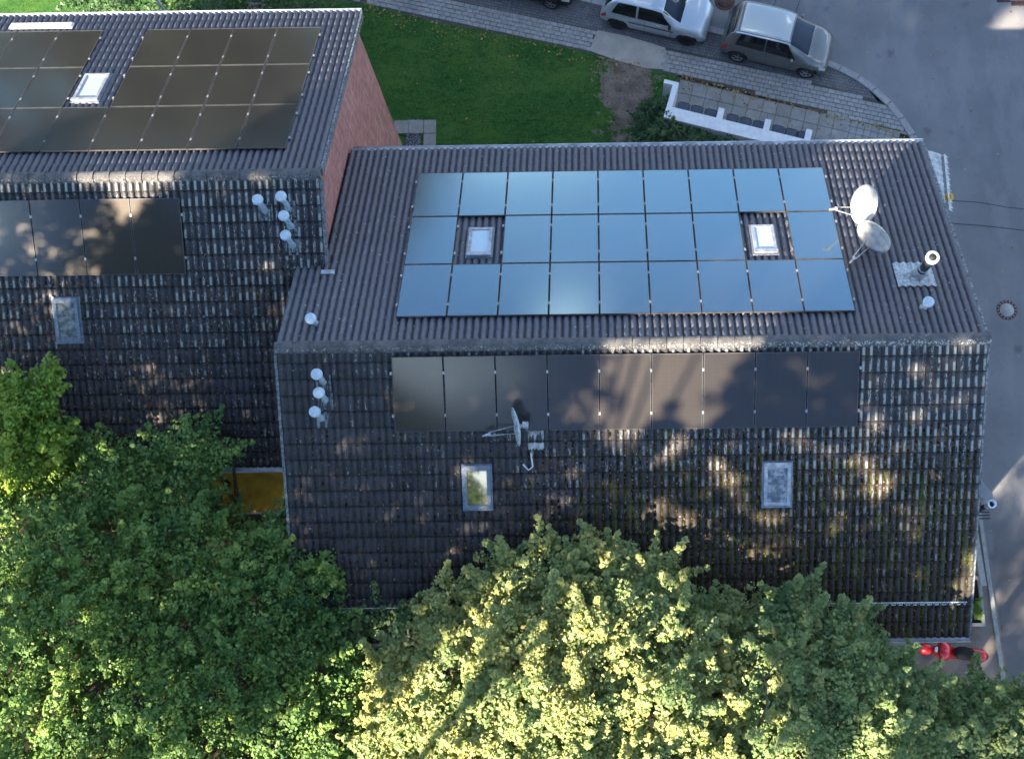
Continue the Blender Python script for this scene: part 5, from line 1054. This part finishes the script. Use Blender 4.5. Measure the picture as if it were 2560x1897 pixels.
# trees and hedge to the north (top left) and the reflected tree line
HB = [(-9.5 + k * 0.75, 13.1 + .1 * math.sin(k * 2.1) + (0.35 if k % 3 == 0 else 0), GZ + 1.9 + .3 * math.sin(k * 1.3), .75) for k in range(10) if k not in (4,)]
HB += [(x, y + 1.3, z + .2, r) for x, y, z, r in HB]
tree('hedge', 'dark green hedge behind the left house at the top left', (-6.5, 14.0), HB, M_leafD, size=0.10, n_per=24, tr=0.30, dens=.8, tint0=.4, cat='hedge', trunk_r=.08)
for (x, y, h, r, nn) in ((-62, 48, 22, 6, 14), (-52, 50, 21, 6, 14), (-44, 54, 22, 6, 15), (-36.5, 55, 21, 6, 15), (-29, 58, 22, 6, 15), (-22, 58, 22, 6, 15), (-15, 60, 23, 5.5, 15), (-6.8, 60, 22, 4.2, 14), (10.0, 85, 13, 5, 8), (26, 88, 12, 6, 8)):
    cls = [(x + random.uniform(-r, r) * .8, y + random.uniform(-r, r) * .4, GZ + (h + 2) - r * .5 - (h - 5) * (q / nn) * .8, r * random.uniform(.42, .58)) for q in range(nn)]
    lk_ = globals().get('lk_', -1) + 1
    tree('linden_tree', ('leftmost', 'second', 'third', 'fourth', 'fifth', 'sixth', 'seventh', 'eighth', 'ninth', 'rightmost')[lk_] + ' linden of the row beyond the street, outside the frame, mirrored by the panels', (x, y), cls, M_leafE, size=0.6, n_per=22, tr=1.1, dens=.8, tint0=.3, rag=.25, trunk_r=.3, group='lindens beyond the street')
# shrubs beside the enclosure
SHR = [(9.15 + random.uniform(-.3, .3), 10.6 + random.uniform(-.9, 1.0), GZ + .45, .42) for _ in range(9)] + [(9.6 + .42 * k, 10.55 - .17 * k, GZ + .75, .48 - .025 * k) for k in range(9)]
tree('shrub', 'bushy dark shrub growing against the white enclosure wall', (9.7, 10.6), SHR, M_leafD, size=0.075, n_per=28, tr=0.15, dens=.9, tint0=.5, cat='shrub', trunk_r=.03, rag=.35)
tree('shrub', 'small separate shrub near the right end of the white wall', (13.1, 9.55), [(13.0, 9.5, GZ + 1.0, .22), (13.35, 9.5, GZ + 1.05, .18)], M_leafD, size=0.07, n_per=22, tr=0.12, tint0=.4, cat='shrub', trunk_r=.02)
tree('shrub', 'leafy green plant growing out of the narrow planter', (18.52, -5.5), [(18.52, -5.45, GZ + .5, .16), (18.5, -5.2, GZ + .45, .12)], M_leafC, size=0.05, n_per=20, tr=0.08, tint0=.1, cat='shrub', trunk_r=.01)
# bare twig over the right tree
mb = MB(); mb.tube([(10.35, -8.2, -.3), (10.5, -7.7, .25), (10.42, -7.2, .55), (10.75, -6.75, .75), (10.9, -6.6, .8)], [.03, .024, .018, .012, .006], 6); mb.tube([(10.42, -7.2, .55), (10.25, -6.95, .7)], [.012, .005], 5)
mb.obj('bare_twig', M_bark, None, label='bare brown twig sticking out between the two bottom trees', category='twig')
# white pole behind the left house
MB().lathe([(.05, 0), (.045, 5.5)], 10).obj('pole', M_zincl, None, Matrix.Translation((-6.4, 13.2, GZ)), label='thin pale upright pole behind the left house', category='pole')
strip('garden_path', [(-4.9, 11.0), (-4.0, 11.0), (-4.6, 19.0), (-5.5, 19.0)], GZ - 0.012, M_path)

# ------------------------------------------------------------------ loose natural litter
M_rlitter = leaf_mat('roof_litter', [(0.0, (0.07, 0.035, 0.018)), (0.4, (0.17, 0.10, 0.065)), (0.75, (0.30, 0.20, 0.15)), (1.0, (0.36, 0.24, 0.08))], 0.05)
def scatter_leaf(name, pts, size, mat, tint, parent=None):
    n = len(pts); pts = np.array(pts); nr = np.array([0, 0, 1]) + rng.normal(size=(n, 3)) * .35; nr /= np.linalg.norm(nr, axis=1)[:, None]
    a = np.cross(nr, rng.normal(size=(n, 3))); a /= np.linalg.norm(a, axis=1)[:, None]; b = np.cross(nr, a); s_ = size * (.5 + rng.random(n)); a *= s_[:, None]; b *= (s_ * .7)[:, None]
    V = np.stack([pts - a * .5, pts - b * .5, pts + a * .5, pts + b * .5], 1).reshape(-1, 3)
    o = link(name, big_mesh(name, V, np.arange(n * 4).reshape(-1, 4), mat, np.clip(tint + rng.normal(size=n) * .3, 0, 1)), parent); o['kind'] = 'stuff'; return o
pts = []
for k in range(900):
    x = rng.uniform(-3, 17.5); y = sample(low_pts, x) + abs(rng.normal()) * -.5 + rng.uniform(-.05, .12)
    if rng.random() < .75 or x < 5: pts.append((x, y, GZ + 0.02)) if (mnoise.noise(Vector((x * .9, y, 0))) > -.05) else None
for k in range(160): pts.append((rng.uniform(-2, 20), rng.uniform(6.5, 16), GZ + 0.015))
for k in range(260): u = rng.random(); pts.append((10.0 + 7.8 * u + rng.normal() * .03, 13.02 - 2.4 * u + rng.normal() * .06, GZ + .03))
for k in range(120): pts.append((rng.uniform(18.5, 23), rng.uniform(-6, 16), GZ - 0.04))
scatter_leaf('fallen_leaves', pts, 0.075, M_litter, .6)
# grass tufts give the lawn its pile
n = 26000; gx = rng.uniform(-6, 10.3, n); gy = rng.uniform(6.5, 17.2, n); ok = np.array([gy[i] < sample(low_pts, gx[i]) - .03 for i in range(n)])
gx, gy = gx[ok], gy[ok]; n = len(gx); a = rng.uniform(0, 6.28, n); hh = rng.uniform(.03, .075, n); wv = .012; lean = rng.normal(size=(n, 2)) * .03
V = np.stack([np.stack([gx - wv * np.cos(a), gy - wv * np.sin(a), np.full(n, GZ - .02)], 1), np.stack([gx + wv * np.cos(a), gy + wv * np.sin(a), np.full(n, GZ - .02)], 1), np.stack([gx + lean[:, 0], gy + lean[:, 1], GZ - .02 + hh], 1)], 1).reshape(-1, 3)
M_blade = leaf_mat('grass_blade', [(0.0, (0.014, 0.045, 0.008)), (.6, (0.035, 0.10, 0.014)), (1.0, (0.10, 0.15, 0.03))], .25)
bare = np.array([mnoise.noise(Vector((gx[i] * 1.3, gy[i] * 1.3, 2))) for i in range(n)])
o = link('grass', big_mesh('grass', V, np.arange(n * 3).reshape(-1, 3), M_blade, np.clip(.45 + bare * .6 + rng.normal(size=n) * .15, 0, 1), size=3)); o['kind'] = 'stuff'
# moss cushions and leaf litter on the roofs
def roof_scatter(name, n, yr, zr, s_, x0, x1, d0, d1, dens, size, mat, tint0, flat=True, valley=True):
    P_ = []
    while len(P_) < n:
        x = rng.uniform(x0, x1); d = rng.uniform(d0, d1)
        if rng.random() > dens(x, d): continue
        if valley: f = 0.10 if s_ < 0 else 0.90; x = (math.floor(x / PWV) + f + rng.normal() * .09) * PWV + (LX1 % PWV if yr else 0)
        fr2 = (d / GA) % 1.0; h = 0.012 + RISE * fr2 + (0.0 if valley else .03)
        P_.append(slopept(yr, zr, s_, x, d, h))
    P_ = np.array(P_)
    if flat: return scatter_leaf(name, P_, size, mat, tint0)
    oc = np.array([(1, 0, 0), (0, 1, 0), (-1, 0, 0), (0, -1, 0), (0, 0, 1)], float); fc = np.array([(0, 1, 4), (1, 2, 4), (2, 3, 4), (3, 0, 4)])
    m_ = len(P_); ss_ = size * (.4 + rng.random(m_)); sc3 = np.stack([ss_ * rng.uniform(.6, 1.1, m_), ss_ * rng.uniform(.8, 1.9, m_), ss_ * rng.uniform(.5, 1.0, m_)], 1)
    V = P_[:, None, :] + oc[None] * sc3[:, None, :]; F = (fc[None] + (np.arange(m_) * 5)[:, None, None]).reshape(-1, 3)
    o = link(name, big_mesh(name, V.reshape(-1, 3), F, mat, np.repeat(np.clip(tint0 + rng.normal(size=m_) * .3, 0, 1), 4), size=3)); o['kind'] = 'stuff'; return o
sig = lambda v: 1 / (1 + math.exp(-v))
roof_scatter('roof_moss', 9000, 0, 0, -1, 0.3, W - .1, 1.9, 7.0, lambda x, d: (.08 + .92 * sig((x - 7.5) * .9)) * (.25 + .75 * sig((d - 3.2) * 1.5)), 0.030, M_mossb, .4, flat=False)
roof_scatter('roof_moss', 1500, LY, LZ, -1, -9.5, .5, 2.2, 7.0, lambda x, d: .3 + .7 * sig((d - 3.5)), 0.022, M_mossb, .3, flat=False)
roof_scatter('roof_leaf_litter', 5200, 0, 0, -1, .3, W - .1, 2.0, 7.0, lambda x, d: .25 + .75 * sig((x - 6) * .7), 0.062, M_rlitter, .4)
roof_scatter('roof_leaf_litter', 4200, LY, LZ, -1, -9.5, .5, 1.6, 7.0, lambda x, d: .3 + .7 * sig((d - 3)), 0.058, M_rlitter, .42)

# thin smoke drifting off the steel flue
ms = bpy.data.materials.new('smoke'); ms.use_nodes = True; nt = ms.node_tree
for n_ in list(nt.nodes): nt.nodes.remove(n_)
mo = nt.nodes.new('ShaderNodeOutputMaterial'); pv = nt.nodes.new('ShaderNodeVolumePrincipled'); pv.inputs['Color'].default_value = (.9, .88, .86, 1)
tcn = nt.nodes.new('ShaderNodeTexCoord'); nn_ = nt.nodes.new('ShaderNodeTexNoise'); nn_.inputs['Scale'].default_value = 3.0; nn_.inputs['Detail'].default_value = 3; mr = nt.nodes.new('ShaderNodeMapRange'); mr.inputs[1].default_value = .48; mr.inputs[2].default_value = .72; mr.inputs[3].default_value = 0; mr.inputs[4].default_value = 0.45
nt.links.new(tcn.outputs['Object'], nn_.inputs['Vector']); nt.links.new(nn_.outputs[0], mr.inputs[0]); nt.links.new(mr.outputs[0], pv.inputs['Density']); nt.links.new(pv.outputs[0], mo.inputs['Volume'])
mb = MB(); path = [(16.05, -3.45, -1.50), (15.9, -3.3, -1.3), (15.6, -3.1, -1.15), (15.2, -2.85, -1.0), (14.7, -2.6, -.85), (14.3, -2.5, -.75)]
mb.tube(path, [.04, .10, .18, .25, .24, .10], 12); mb.obj('smoke', ms, None, kind='stuff')
